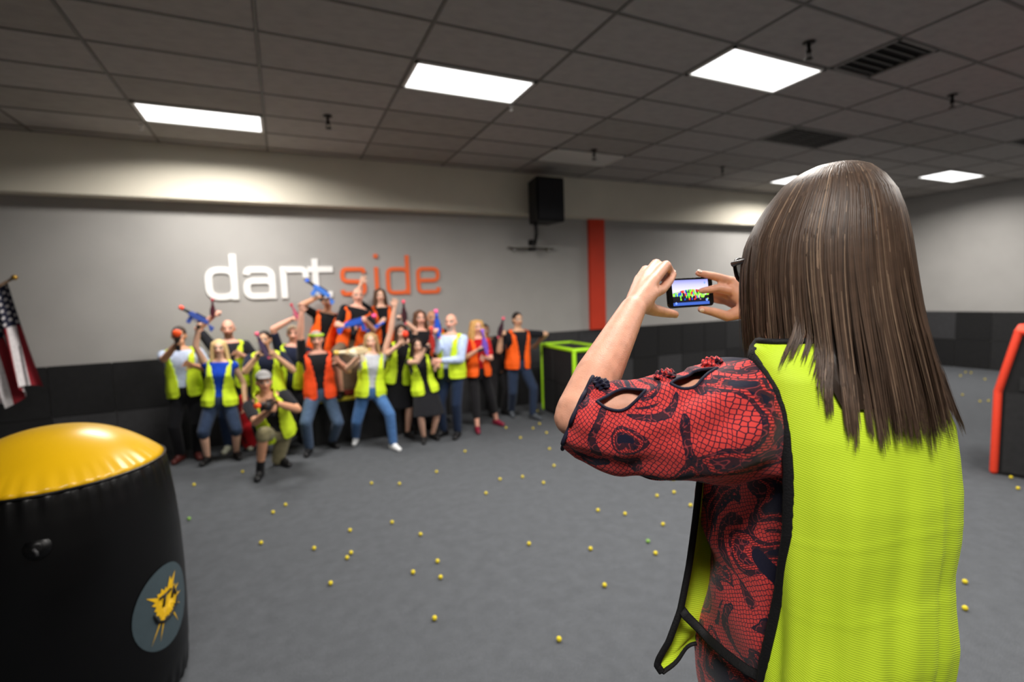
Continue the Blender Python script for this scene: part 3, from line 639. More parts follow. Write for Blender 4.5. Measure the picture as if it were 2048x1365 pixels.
M_gdark = mat('blaster_dark', '#222127', .45, .08)
def blaster(label, grip, direction, L_, body, tip, accent=None, up=(0,0,1), kind=0):
    """toy dart blaster held by its grip; built along its barrel"""
    d = nrm(direction); upv = np.asarray(up, float); upv = nrm(upv-d*np.dot(upv, d)); s = np.cross(upv, d); g = np.asarray(grip, float); k = L_/.42
    e = tag(empty('dart_blaster', g), label, 'toy gun', 'toy dart blasters'); mb_ = mat('blaster_'+body, body, .4, .06); mt = mat('blaster_tip_'+tip, tip, .45, .05); ma = mat('blaster_acc_'+accent, accent, .45, .06) if accent else M_gdark
    Wp = lambda x, z, y=0.: d*x*k+upv*z*k+s*y*k
    def prism(poly, hw, name, m, bev=.006, parent=e):
        b = MB(); b.loft([[Wp(x, z, y) for x, z in poly] for y in (-hw, hw)]); return b.build(name, m, parent, bevel=bev*k)
    prism([(-.11,.035),(-.09,.09),(.02,.10),(.15,.095),(.17,.075),(.17,.035),(.06,.02)], .026, 'body', mb_)
    prism([(-.035,.04),(.015,.035),(-.005,-.075),(-.055,-.075)], .017, 'grip', ma)
    MB().tube([Wp(.16,.066), Wp(.26,.066)], .021*k, 10).build('barrel', ma if kind else mb_, e, True)
    MB().tube([Wp(.25,.066), Wp(.262,.066), Wp(.30,.066), Wp(.305,.066)], [.024*k,.029*k,.029*k,.022*k], 12).build('muzzle_tip', mt, e, True)
    MB().tube([Wp(.02,.035), Wp(.03,-.005), Wp(.065,-.005), Wp(.075,.03)], .006*k, 6).build('trigger_guard', mb_, e, True)
    MB().tube([Wp(.03,.03), Wp(.036,.005)], .005*k, 6).build('trigger', mt, e, True)
    prism([(-.05,.098),(.10,.098),(.09,.115),(-.04,.115)], .011, 'top_rail', ma, .003)
    if kind == 1: prism([(.085,.03),(.14,.03),(.135,-.07),(.08,-.07)], .013, 'magazine', mb_, .004)
    if kind == 2:
        b = MB(); b.tube([Wp(.09,.045,-.035), Wp(.09,.045,.035)], .05*k, 14); b.build('drum', ma, e, True)
    prism([(-.11,.05),(-.2,.045),(-.2,-.02),(-.18,-.03),(-.12,.03)], .014, 'stock', mb_, .004) if kind == 1 else prism([(-.105,.05),(-.135,.06),(-.135,.085),(-.095,.088)], .012, 'priming_handle', mt, .003)
    return e
TOCAM = lambda p: nrm(CP-p)
def seg(a, b, Y): return on_y(b[0], b[1], Y)-on_y(a[0], a[1], Y)

person('p1', 'man in pale blue shirt and lime vest, leftmost, blaster before his face', (358,672), [(362,922),(396,916)], h=1.72, pelvis=(372,790), rh=(352,690,-.40), rfist=True, lh=(388,732,-.2), hair=('short','#3a2b22'), tone='tan', shirt=('#b8c4dc','short'), legs=('trousers','#16161a'), vest='y', shoes='#5a2622')
person('p2', 'blonde woman in royal blue top and denim shorts, arm raised with a blaster', (438,697), [(416,926),(474,916)], h=1.60, pelvis=(440,800), fem=True, rh=(397,655,-.1), rfist=True, rel=(-.6,-.3,-.4), hair=('long','#d9bb84'), tone='fair', shirt=('#1440b0','none'), legs=('shorts','#2b3850'), vest='y', shoes='#1b1a1c')
person('p3', 'bald man in lime vest behind the blonde woman, right arm straight up', (456,658), Y=7.5, h=1.76, pelvis=(468,790), rh=(427,632,-.05), rfist=True, lh=(486,712,-.15), hair=('bald','#4a3b30'), beard='#4c3a2e', tone='pink', shirt=('#23242a','short'), legs=('trousers','#2c3b5a'), vest='y', shoes='#c9ccb8')
person('p4', 'dark haired man in navy shirt and lime vest behind the kneeling man', (529,680), Y=7.05, h=1.68, pelvis=(540,800), rh=(516,712,-.3), rfist=True, lh=(556,716,-.25), hair=('short','#1e1612'), tone='olive', shirt=('#1c2236','short'), legs=('trousers','#17171a'), vest='y', head_face=10)
person('p5', 'man in grey cap kneeling on one knee in front, khaki shorts', (528,765), [(521,955),(566,930)], Y=6.35, h=1.74, hdy=-.22, pelvis=(555,868), rh=(537,822,-.62), rfist=True, lh=(556,808,-.55), hair=('short','#5a5048'), cap='#8f8d8c', tone='tan', shirt=('#1d1e22','short'), legs=('shorts','#8d8565'), vest='y', shoes='#141416', sock='#141416', pz=.47,
       knees=[tuple(on_y(527,868,5.98)), tuple(on_z(556,921,.07)+V3(0,.05,0))], face=-8)
person('p6', 'half hidden person in navy shirt and lime vest raising a pale arm', (586,668), Y=7.4, h=1.68, pelvis=(580,790), rh=(581,640,-.1), rfist=True, rel=(-1,0,-.2), hair=('short','#b9a68c'), tone='pink', shirt=('#20263c','short'), legs=('trousers','#1a1a20'), vest='y')
person('p7', 'man in red orange vest and jeans with his right hand raised open', (633,680), [(619,908),(666,893)], h=1.72, pelvis=(641,795), rh=(603,628,-.1), rel=(-.9,0,.1), lh=(678,724,-.3), hair=('short','#a39a90'), band='#b6e02c', tone='pink', shirt=('#1a1a1d','short'), legs=('trousers','#44566f'), vest='r', shoes='#17171a')
person('p8', 'man in cap and orange vest standing raised at left, aiming a blue blaster', (655,604), Y=7.6, h=1.60, z0=.62, pelvis=(643,720), rh=(634,596,-.15), rfist=True, rel=(-.9,0,-.5), hair=('short','#3a2f28'), cap='#c8c9cf', tone='tan', shirt=('#161618','short'), legs=('trousers','#1b1c22'), vest='o')
def seated():
    global on_z
    F9 = [(.66,7.07,.645),(.96,7.07,.645)]
    keepz = on_z
    seq = iter([V3(*F9[0]), V3(*F9[1])])
    on_z = lambda *a: next(seq)
    try:
        person('p9', 'bald man in orange vest seated highest in the middle with a blue blaster', (716,592), feet=[(0,0),(0,0)], Y=7.36, h=1.66, z0=.645, pelvis=(.84,7.34,1.33), rh=(702,655,-.3), rfist=True, lh=(733,643,-.34), lfist=True, hair=('bald','#7a6d62'), tone='pink', shirt=('#17171a','short'), legs=('shorts','#6c5a48'), vest='o', knees=[(.62,7.02,1.27),(1.06,7.05,1.24)])
    finally: on_z = keepz
seated()
person('p10', 'woman with long brown hair and orange vest standing raised at right', (760,592), Y=7.56, h=1.62, z0=.62, pelvis=(768,720), fem=True, rh=(722,568,-.02), rel=(-1,.2,0), lh=(748,660,-.3), lfist=True, hair=('long','#4e3523'), tone='fair', shirt=('#17171a','short'), legs=('trousers','#1b1c22'), vest='o')
person('p11', 'blonde woman in lime vest and blue jeans, wide stance, left arm flung up', (742,683), [(712,886),(787,899)], h=1.64, pelvis=(741,783), fem=True, rh=(716,716,-.35), rfist=True, lh=(788,618,-.1), lel=(.9,0,-.1), hair=('long','#a98a5f'), tone='fair', shirt=('#b9bcc4','none'), legs=('trousers','#456a9c'), vest='y', shoes='#e6e8ea', head_face=12)
person('p12', 'woman in lime vest and black skirt with a red blaster hiding her face', (802,665), Y=6.88, h=1.62, pelvis=(795,785), fem=True, rh=(804,686,-.36), rfist=True, lh=(806,640,-.12), lfist=True, lel=(.9,0,-.1), hair=('long','#3a2519'), tone='fair', shirt=('#17161a','short'), legs=('skirt','#15151a'), vest='y', shoes='#161618')
person('p13', 'tall woman with brown hair and black top behind the front women', (840,637), Y=7.12, h=1.74, pelvis=(842,775), fem=True, hair=('long','#5a3a26'), tone='pink', shirt=('#1a181b','short'), legs=('trousers','#17171b'))
person('p14', 'dark haired woman in black dress and lime vest, bare legs, in front', (834,692), [(848,884),(866,878)], h=1.48, pelvis=(850,785), fem=True, rh=(852,696,-.3), rfist=True, lh=(872,735,-.12), hair=('long','#2a1b15'), tone='fair', shirt=('#17171b','none'), legs=('skirt','#1b1b1f'), vest='y', shoes='#131315')
person('p15', 'bald man with orange vest mostly hidden behind the man in pale blue shirt', (864,637), Y=7.55, h=1.72, pelvis=(868,775), hair=('bald','#4a382c'), tone='tan', shirt=('#3a2420','short'), legs=('trousers','#1a1a1e'), vest='o')
person('p16', 'bald man in pale blue long sleeved shirt and lime vest turned sideways', (902,645), [(888,872),(916,874)], h=1.74, pelvis=(905,775), face=48, head_face=38, rh=(872,668,-.2), rfist=True, rel=(-.2,-.2,-1), lh=(884,722,-.2), hair=('bald','#9a8b80'), beard='#b9aea6', tone='pink', shirt=('#b9c9e8','long'), legs=('trousers','#1d2a42'), vest='y', shoes='#161618')
person('p17', 'woman in red shirt with long curly blonde hair, black cropped trousers', (954,655), [(955,864),(993,850)], h=1.60, pelvis=(957,775), fem=True, rh=(957,700,-.3), rfist=True, lh=(968,716,-.28), hair=('curly','#c99a5c'), tone='pink', shirt=('#b8141c','short'), legs=('capri','#1d1c1f'), vest='o', shoes='#7a1830')
person('p18', 'dark clothed person almost hidden behind the woman in the red shirt', (970,662), Y=7.38, h=1.60, pelvis=(994,770), hair=('short','#1a1512'), tone='brown', shirt=('#1c191a','long'), legs=('trousers','#1d1c1e'))
person('p19', 'man in black shirt, orange vest and jeans leaning on the lime edged box', (1035,640), [(1023,832),(1066,838)], h=1.74, pelvis=(1036,735), rh=(1002,672,-.1), rfist=True, rel=(-.5,0,-1), lh=(1075,687,.15), lel=(.9,-.1,-.1), hair=('short','#241b17'), tone='olive', shirt=('#1a1b20','short'), legs=('trousers','#28344a'), vest='o', shoes='#4a4f55')
Pp = PEOPLE
def gun(key, hand_, a, b, L_, body, tip, label, accent=None, kind=0, tocam=False, dY=0., lift=0.):
    p = Pp[key][hand_].copy(); p[2] += lift
    d = TOCAM(p) if tocam else seg(a, b, p[1])+V3(0, dY, 0)
    blaster(label, p, d, L_, body, tip, accent, kind=kind)
gun('p1','r',0,0,.62,'#3a3a40','#ff5a1f','orange tipped blaster aimed at the camera by the leftmost man',tocam=True)
gun('p2','r',(414,643),(368,618),.36,'#4760b4','#ff4a2a','blue blaster with orange tip raised by the blonde woman in blue',kind=1)
gun('p3','r',(428,640),(427,600),.26,'#4a1c28','#b02438','small dark red blaster held straight up by the bald man')
gun('p4','r',(530,712),(508,668),.34,'#5a4a6a','#ff6a8a','pink tipped blaster held by the dark haired man in navy')
gun('p5','r',(540,818),(512,815),.40,'#45322a','#ff5a1f','orange tipped blaster in the hands of the kneeling man',kind=2,dY=-.25)
gun('p6','r',(586,650),(574,628),.26,'#c8607a','#d03048','pink blaster in the pale raised hand beside the man in jeans')
gun('p8','r',(670,592),(626,562),.40,'#4a82e0','#3f6fe0','bright blue blaster raised in front of the white wall letters',kind=1)
gun('p9','r',(694,645),(750,628),.46,'#2f5fd0','#ff5a9a','long blue blaster with pink tip across the seated man',kind=1)
gun('p10','l',(735,655),(765,640),.28,'#1f5fd8','#1f5fd8','short bright blue blaster held above the blonde woman\'s head')
gun('p11','r',(742,700),(690,705),.42,'#f4dcae','#e8c25a','cream coloured blaster aimed left by the woman in blue jeans',accent='#f6e6c4',kind=2)
gun('p12','r',0,0,.55,'#a02a22','#ff4a2a','red blaster with orange tip hiding the face of the woman in black skirt',tocam=True)
gun('p12','l',(806,640),(803,600),.32,'#3c1822','#ff4a6a','dark blaster with pink tip pointing up beside the raised arm')
gun('p14','r',(852,700),(848,655),.32,'#b02a22','#ff5040','thin red blaster held upright by the woman in the black dress')
gun('p16','r',(884,672),(878,622),.38,'#2456c8','#ff6aa8','blue blaster with pink tip held upright by the man in pale blue')
gun('p17','r',(960,695),(952,655),.36,'#7a56c0','#9a6ae0','purple blaster held up by the woman in the red shirt')
gun('p19','r',(1000,668),(1010,630),.32,'#3a1c2a','#ff5a7a','dark blaster with pink tip raised by the man beside the lime edged box')
# red bag beside the kneeling man
e = tag(empty('red_bag', on_z(500,902,0)), 'tall red bag standing behind the kneeling man', 'bag'); b0 = V3(*e.location)
m = MB(); m.cap(V3(0,.05,.16), V3(-.03,.02,.72), .10, .06); m.cap(V3(0,.05,.10), V3(.02,0,.3), .095, .1); v_ = np.array(m.v); v_[:, 2] = np.maximum(v_[:, 2], 0.); m.v = [tuple(q) for q in v_]
rb = remesh(m, .012, 2); rb.materials.append(cloth('red_bag', '#c01e26')); o = bpy.data.objects.new('bag_body', rb); COL.objects.link(o); o.parent = e
MB().tube([(-.05,-.03,.68),(-.10,-.05,.6),(-.10,-.07,.3),(-.03,-.07,.12)], .012, 6).build('strap', cloth('red_strap', '#6d1016'), e, True)

# foam balls on the carpet
BALLS = [(873,944),(743,967),(799,968),(930,903),(972,987),(1000,959),(1045,954),(1087,966),(1108,932),(1099,898),(1041,876),(1012,856),(1079,848),(1093,866),(571,1010),(546,1025),(522,1086),(628,1097),(700,1061),(784,1045),(841,1069),(702,1106),(694,1116),(661,1167),(826,1145),(875,1123),(881,1155),(869,1237),(1058,1088),(1181,1098),(1196,1021),(1250,1028),(1314,992),(1348,985),(1347,959),(1326,1049),(1296,1083),(1311,1107),(1209,1171),(1118,1279),(1381,1011),(485,944),(378,1038),(388,970),(1143,895),(1930,1164),(1930,1217),(2022,955),(2036,977),(1925,790),(1960,803),(1977,802),(1921,752),(1931,745),(1942,746),(1970,759),(1066,857),(1075,822)]
BALL_LB = {(1118,1279): 'yellow foam ball nearest the camera on the open carpet', (869,1237): 'yellow foam ball second nearest the camera, lying alone left of centre',
 (702,1106): 'right one of two yellow foam balls almost touching', (694,1116): 'left one of two yellow foam balls almost touching', (1930,1164): 'farther of two yellow foam balls right of the woman\'s lime vest', (1930,1217): 'nearer of two yellow foam balls right of the woman\'s lime vest',
 (2022,955): 'yellow foam ball close to the foot of the orange edged bunker', (2036,977): 'yellow foam ball at the right picture edge below the orange edged bunker', (485,944): 'yellow foam ball left of the kneeling man\'s shoe', (388,970): 'yellow foam ball beside the inflatable barrel near the blonde woman\'s feet',
 (522,1086): 'leftmost yellow foam ball in the front field of balls', (661,1167): 'yellow foam ball low in the picture, left of the two almost touching balls', (930,903): 'yellow foam ball in front of the man in pale blue shirt', (1012,856): 'yellow foam ball beside the red shoe of the woman in red',
 (1075,822): 'yellow foam ball beside the shoe of the man leaning on the box', (1209,1171): 'yellow foam ball below the raised elbow, nearest the hanging vest front', (1381,1011): 'yellow foam ball half hidden by the hanging vest front', (873,944): 'brightest yellow foam ball straight in front of the woman in jeans',
 (571,1010): 'farther of two yellow foam balls between kneeling man and barrel', (546,1025): 'nearer of two yellow foam balls between kneeling man and barrel', (1143,895): 'yellow foam ball right beside the sleeve under the elbow'}
M_ball = mat('foam_yellow', '#d9c425', .8, .1, 60., .3, 300); M_ballg = mat('foam_green', '#7fae4a', .8, .1, 60., .3, 300)
bm_ = []
for m_ in (M_ball, M_ballg):
    bb = bmesh.new(); bmesh.ops.create_icosphere(bb, subdivisions=2, radius=.0155)
    for v_ in bb.verts: v_.co *= 1+.03*math.sin(v_.co.x*900)*math.sin(v_.co.z*800)
    me = bpy.data.meshes.new('foam_ball'); bb.to_mesh(me); bb.free(); me.materials.append(m_); me.polygons.foreach_set('use_smooth', [True]*len(me.polygons)); bm_.append(me)
for px, py in BALLS:
    p = on_z(px, py, .0155); g_ = (px, py) in ((1296,1083),(378,1038)); o = link_mesh('foam_ball', bm_[1 if g_ else 0]); o.location = tuple(p); o.rotation_euler = (random.random()*6, random.random()*6, 0)
    if g_: tag(o, 'green foam ball on the carpet ' + ('among yellow ones left of the woman filming' if px > 1000 else 'beside the black inflatable barrel'), 'ball', 'foam balls on the carpet')
    else: tag(o, BALL_LB.get((px, py), 'yellow foam ball lying on the open grey carpet'), 'ball', 'foam balls on the carpet')
# ================================================================ THE WOMAN FILMING
def px_of(X): X = np.asarray(X, float)-CP; z = X@CF; return 1024+FPX*(X@CR)/z, 682.5-FPX*(X@CU)/z
ZR = .46
e = tag(empty('riser', (.2, -.35, 0)), 'low black riser the woman filming stands on', 'platform')
MB().box((-1.3,-1.2,0),(1.3,1.25,ZR-.02)).build('core', M_plat, e); 
for i in range(4): MB().box((-1.3+.65*i+.003,-1.2,ZR-.02),(-1.3+.65*(i+1)-.003,1.25,ZR)).build('deck_panel', M_mat[1], e)
TA = math.radians(8); tf = V3(math.sin(TA), math.cos(TA), 0); tl_ = V3(-math.cos(TA), math.sin(TA), 0); tr = -tl_; TC = V3(.817, .485, 0); UP = V3(0,0,1)
HA, HP = math.radians(2), math.radians(-12); hf = V3(math.sin(HA)*math.cos(HP), math.cos(HA)*math.cos(HP), math.sin(HP)); hr = nrm(np.cross(hf, UP)); hup = np.cross(hr, hf); HCN = V3(.786, .516, 2.0)
woman = tag(empty('person', (TC[0], TC[1], ZR)), 'woman in lime vest and red lace blouse filming with a phone', 'person')
PW = 2.3
def ell_pt(c, a, b, phi, p=PW):
    cc, ss = math.cos(phi), math.sin(phi); k = (abs(cc)**p+abs(ss)**p)**(-1/p); return c+tl_*a*k*cc+tf*b*k*ss
def sil(zc, a, b, off, right):
    xs = [px_of(ell_pt(TC+tf*off+UP*zc, a, b, q))[0] for q in np.linspace(0, 2*PI, 72, endpoint=False)]; return max(xs) if right else min(xs)
def solve(zc, ra, rb, off, target, right):
    lo, hi = .4, 2.2
    for _ in range(26):
        m = (lo+hi)/2
        if (sil(zc, ra*m, rb*m, off, right) < target) == right: lo = m
        else: hi = m
    return (lo+hi)/2
def zpx(py, t=.78, px=1700): return float(at(px, py, t)[2])
# blouse body profile: (z, half width, half depth, forward offset)
bl = []
def solve_front(zc, a, back, target):
    lo, hi = .08, .40
    for _ in range(26):
        F_ = (lo+hi)/2
        if sil(zc, a, (F_+back)/2, (F_-back)/2, False) > target: lo = F_
        else: hi = F_
    return (lo+hi)/2
for py, L_ in ((970,1406),(1050,1400),(1100,1404),(1145,1420),(1200,1412),(1250,1406),(1300,1400),(1365,1394)):
    z_ = zpx(py, .90, 1450); F_ = solve_front(z_, .150, .10, L_); bl.append((z_, .150, (F_+.10)/2, (F_-.10)/2))
zl = bl[-1]; bl += [(zl[0]-.1, zl[1]*1.03, zl[2]*1.0, zl[3]), (zl[0]-.2, zl[1]*1.04, zl[2]*1.0, zl[3])]
bl += [(1.70,.158,.112,.012),(1.755,.158,.085,.004),(1.795,.148,.062,0),(1.825,.12,.055,0),(1.85,.065,.052,0),(1.862,.058,.05,.002)]
bl = np.array(sorted(bl))
# vest back profile
vb = []
for py, Rr in ((775,1886),(830,1911),(890,1920),(950,1925),(1040,1920),(1110,1908),(1180,1907),(1250,1908),(1365,1892)):
    z_ = zpx(py, .80, 1900); k_ = solve(z_, .178, .145, -.012, Rr, True); vb.append((z_, .178*k_, .145*k_, -.012))
vb += [(vb[-1][0]-.12, vb[-1][1]*.99, vb[-1][2]*.99, -.012)]
vtop = max(v_[0] for v_ in vb)
vb += [(1.80,.112,.090,-.008),(1.82,.106,.074,-.004),(1.84,.10,.056,0),(1.852,.095,.042,.0)]
VL = np.array([(1.16,.160),(1.45,.162),(1.60,.172),(1.70,.178),(1.80,.184),(1.82,.184),(1.84,.178),(1.852,.165)])
vb = np.array(sorted([v_ for v_ in vb]))
def vestp(z, add=0., right=False):
    a, b, o_ = [float(np.interp(z, vb[:,0], vb[:,k])) for k in (1,2,3)]
    if not right: a = float(np.interp(z, VL[:,0], VL[:,1]))          # the left shoulder is lifted, the right one hangs lower
    return [a+add, b+add, o_]
def blouse(z, add=0., right=False):
    a, b, o_ = [float(np.interp(z, bl[:,0], bl[:,k])) for k in (1,2,3)]; va, vb2, vo = vestp(max(z, vb[0,0]), 0., right); a = min(a, va-.010) if z < 1.83 else a; bk = min(b-o_, vb2-vo-.012) if z < 1.83 else b-o_; fr = b+o_
    return [a+add, (bk+fr)/2+add, (fr-bk)/2]

# ---- body
def woman_body():
    m = MB(); h = 1.67
    zs = [ZR+.47*h, ZR+.50*h, ZR+.55*h, 1.45, 1.52, 1.60, 1.68, 1.74, 1.79, 1.815, 1.845]
    dims = [(.085,.08),(.125,.088),(.13,.09),(.12,.085),(.118,.08),(.125,.085),(.132,.09),(.128,.07),(.12,.05),(.095,.042),(.052,.048)]
    m.loft([[ell_pt(TC+UP*z, a, b, q) for q in np.linspace(0, 2*PI, 28, endpoint=False)] for z, (a, b) in zip(zs, dims)])
    m.cap(TC+UP*1.80+tf*.005, HCN-hup*.05-hf*.005, .056, .05, 16)
    head_geo(m, HCN, hr, hup, hf, 1.68, True)
    S = at(1532,796,.768); E_ = at(1157,826,.805); W_ = at(1266,618,.965)
    m.cap(S, S+(E_-S)*.5, .046, .044, 16); m.cap(S+(E_-S)*.5, E_, .044, .0385, 16); m.cap(E_, E_+(W_-E_)*.3, .038, .0405, 16); m.cap(E_+(W_-E_)*.3, E_+(W_-E_)*.75, .0405, .031, 16); m.cap(E_+(W_-E_)*.75, W_, .031, .0255, 16)
    m.cap(E_+nrm(E_-S)*.006-nrm(W_-E_)*.01, E_+nrm(E_-S)*.010, .031, .028, 12)
    def chain(pts, rad):
        for i in range(len(pts)-1): m.cap(at(*pts[i]), at(*pts[i+1]), rad[i], rad[i+1], 10)
    # left hand: back of the hand, then fingers round the end of the phone
    mc = [(1303,588,1.0),(1306,562,1.02),(1293,553,1.045),(1280,558,1.065)]
    for i, q in enumerate(mc): m.cap(W_+(at(*q)-W_)*.08, at(*q), .0235-.001*i, .0150-.0008*i, 12)
    m.cap(at(1278,606,.985), at(1296,585,1.01), .026, .022, 12)
    chain([mc[0],(1323,580,1.045),(1338,563,1.085),(1346,549,1.110)], (.0125,.0112,.0102,.0088))
    chain([mc[1],(1332,531,1.07),(1341,546,1.13),(1345,560,1.165)], (.0130,.0115,.0102,.0088))
    chain([mc[2],(1312,528,1.09),(1333,541,1.16),(1345,560,1.195)], (.0130,.0115,.0100,.0088))
    chain([mc[3],(1291,539,1.11),(1314,547,1.165),(1330,561,1.195)], (.0115,.0100,.0090,.0080))
    chain([(1280,606,.985),(1306,620,1.035),(1332,626,1.09),(1350,629,1.125)], (.0200,.0135,.0115,.0092))
    # right arm, mostly behind the head
    S2 = TC+UP*1.765+tr*.135; E2 = V3(1.05,.78,1.70); W2 = at(1508,598,1.19)
    m.cap(S2, E2, .042, .036, 12); m.cap(E2, E2+(W2-E2)*.35, .04, .038, 12); m.cap(E2+(W2-E2)*.35, W2, .038, .026, 12)
    mc = [(1462,563,1.205),(1464,583,1.20),(1468,600,1.215),(1474,614,1.225)]
    for i, q in enumerate(mc): m.cap(W2, at(*q), .022, .0135-.0006*i, 10)
    m.cap(at(1492,602,1.195), at(1474,590,1.205), .024, .021, 12)
    chain([mc[0],(1432,554,1.185),(1412,550,1.172),(1397,547,1.165)], (.0120,.0105,.0095,.0080))
    chain([mc[1],(1434,577,1.180),(1417,580,1.165),(1403,582,1.155)], (.0120,.0105,.0092,.0078))
    chain([mc[2],(1446,590,1.225),(1430,588,1.235),(1418,586,1.235)], (.0115,.0100,.0090,.0080))
    chain([mc[3],(1452,604,1.235),(1436,602,1.245),(1424,600,1.245)], (.0100,.0088,.0080,.0074))
    chain([(1492,620,1.19),(1455,633,1.18),(1426,624,1.172),(1402,619,1.163)], (.0200,.0130,.0112,.0088))
    for sg in (-1, 1):
        Hp = TC+UP*(ZR+.52*h)+tr*sg*.068; A = TC+tr*sg*.09+UP*(ZR+.08)-tf*.02; K = (Hp+A)/2+tf*.03
        m.cap(Hp, K, .066, .05, 14); m.cap(K, K+(A-K)*.3, .05, .053, 14); m.cap(K+(A-K)*.3, A, .053, .033, 14); m.cap(A, A+tf*.0-UP*.04, .035, .03); m.cap(A-UP*.045, A-UP*.055+tf*.14, .034, .02)
    me = remesh(m, .0042, 2, .4); v = verts_of(me); c = skin_cols(v, HCN, hr, hup, hf, 1.68, lin('#d69c82'))
    # redder finger tips and knuckles, paler nails
    for tip, rad in (((1346,549,1.110),.018),((1350,629,1.125),.02),((1397,547,1.165),.02),((1403,582,1.155),.018),((1402,619,1.163),.02),((1332,531,1.07),.016),((1312,528,1.09),.016)):
        d = np.linalg.norm(v-at(*tip), axis=1); k_ = np.clip(1-d/rad, 0, 1)[:, None]*.35; c = c*(1-k_)+np.array([.62,.24,.18])*k_
    set_col(me, c); return mesh_obj('body', me, mat('skin_close', '#ffffff', .5, .09, 45., .12, 420, spec=.35, attr='Col', trans=.08), woman)
woman_body()
# finger nails as parts
M_nail = mat('nail', '#f0cdbd', .25, .03, spec=.5)
for tip, prv, nn in (((1346,549,1.110),(1338,563,1.085),(-.3,-.1,.0)),((1350,629,1.125),(1332,626,1.09),(0,.1,-.9)),((1397,547,1.165),(1412,550,1.172),(0,-.3,.9)),((1402,619,1.163),(1426,624,1.172),(-.2,-.6,-.5))):
    a, b = at(*tip), at(*prv); d = nrm(a-b); n_ = nrm(CP-a)*.75+V3(*nn); n_ = nrm(n_-d*np.dot(n_, d)); s_ = np.cross(d, n_); o = MB().ell(a+d*.001+n_*.0068, (s_*.0052, d*.0068, n_*.0022), 12, 7).build('fingernail', M_nail, None, True); keep(o, woman)

# ---- lace print
def lace():
    m = bpy.data.materials.new('blouse_lace_print'); m.use_nodes = True; nt = m.node_tree; N = nt.nodes; L = nt.links; b = N['Principled BSDF']
    uv = N.new('ShaderNodeUVMap'); uv.uv_map = 'UVMap'
    def noise(sc, det=1., dist=0., vec=None, rough=.5):
        n = N.new('ShaderNodeTexNoise'); n.noise_dimensions = '2D'; n.inputs['Scale'].default_value = sc; n.inputs['Detail'].default_value = det; n.inputs['Distortion'].default_value = dist; n.inputs['Roughness'].default_value = rough; L.new(vec or uv.outputs[0], n.inputs['Vector']); return n
    def math_(op, a, b_=None, c_=None):
        n = N.new('ShaderNodeMath'); n.operation = op
        for i, x in enumerate((a, b_, c_)):
            if x is None: continue
            if isinstance(x, (int, float)): n.inputs[i].default_value = x
            else: L.new(x, n.inputs[i])
        return n.outputs[0]
    def step(x, e0, e1):
        n = N.new('ShaderNodeMapRange'); n.clamp = True; n.inputs[1].default_value = e0; n.inputs[2].default_value = e1; L.new(x, n.inputs[0]); return n.outputs[0]
    def mix(f, a, b_):
        n = N.new('ShaderNodeMix'); n.data_type = 'RGBA'; L.new(f, n.inputs[0])
        for i, x in ((6, a), (7, b_)):
            if isinstance(x, tuple): n.inputs[i].default_value = x
            else: L.new(x, n.inputs[i])
        return n.outputs[2]
    RED, NAVY, PLUM = lin('#d9433f'), lin('#12122a'), lin('#3a1a26')
    def voro(sc, feat='DISTANCE_TO_EDGE', rnd=.35, vec=None):
        n = N.new('ShaderNodeTexVoronoi'); n.voronoi_dimensions = '2D'; n.feature = feat; n.inputs['Scale'].default_value = sc; n.inputs['Randomness'].default_value = rnd; L.new(vec or uv.outputs[0], n.inputs['Vector']); return n.outputs['Distance']
    mp = N.new('ShaderNodeMapping'); mp.inputs['Scale'].default_value = (1., .82, 1.); mp.inputs['Rotation'].default_value = (0, 0, .5); L.new(uv.outputs[0], mp.inputs[0])
    cells = step(voro(175, rnd=.36, vec=mp.outputs[0]), .055, .115); honey = mix(cells, NAVY, RED)
    weave = N.new('ShaderNodeTexBrick'); weave.inputs['Scale'].default_value = 130; weave.inputs['Mortar Size'].default_value = .09; weave.inputs['Brick Width'].default_value = .75; weave.inputs['Row Height'].default_value = .4; L.new(mp.outputs[0], weave.inputs['Vector'])
    wv = mix(weave.outputs['Fac'], RED, lin('#5a1620'))
    big = noise(11, 1.2, .9)
    fine = noise(150, 3, 1.2); scal = voro(95, 'SMOOTH_F1', .9)
    lacebg = mix(step(math_('ABSOLUTE', math_('SUBTRACT', scal, .42)), .05, .02), PLUM, lin('#9c3a40')); lacebg = mix(step(fine.outputs['Fac'], .56, .66), lacebg, NAVY)
    F = math_('ADD', big.outputs['Fac'], math_('MULTIPLY', math_('SUBTRACT', noise(70, 2).outputs['Fac'], .5), .045))
    inz = lambda a, b_: math_('MULTIPLY', step(F, a-.002, a+.002), math_('SUBTRACT', 1., step(F, b_-.002, b_+.002)))
    col = honey
    col = mix(inz(.535, .605), col, lacebg)
    col = mix(inz(.530, .542), col, NAVY); col = mix(inz(.597, .61), col, NAVY)
    col = mix(inz(.61, .655), col, wv)
    col = mix(step(F, .655, .659), col, lacebg)
    col = mix(step(F, .70, .704), col, NAVY)
    col = mix(math_('SUBTRACT', 1., step(F, .345, .349)), col, lacebg)
    n2 = noise(7.3, 1, .5); blob = math_('MULTIPLY', step(n2.outputs['Fac'], .655, .66), 1.); col = mix(blob, col, NAVY)
    L.new(col, b.inputs['Base Color']); b.inputs['Roughness'].default_value = .75; b.inputs['Specular IOR Level'].default_value = .2; b.inputs['Sheen Weight'].default_value = .15
    bp = N.new('ShaderNodeBump'); bp.inputs['Strength'].default_value = .15; bp.inputs['Distance'].default_value = .002; L.new(fine.outputs['Fac'], bp.inputs['Height']); L.new(bp.outputs[0], b.inputs['Normal'])
    return m
M_lace = lace(); M_navy = mat('navy_trim', '#15152c', .8, .1)
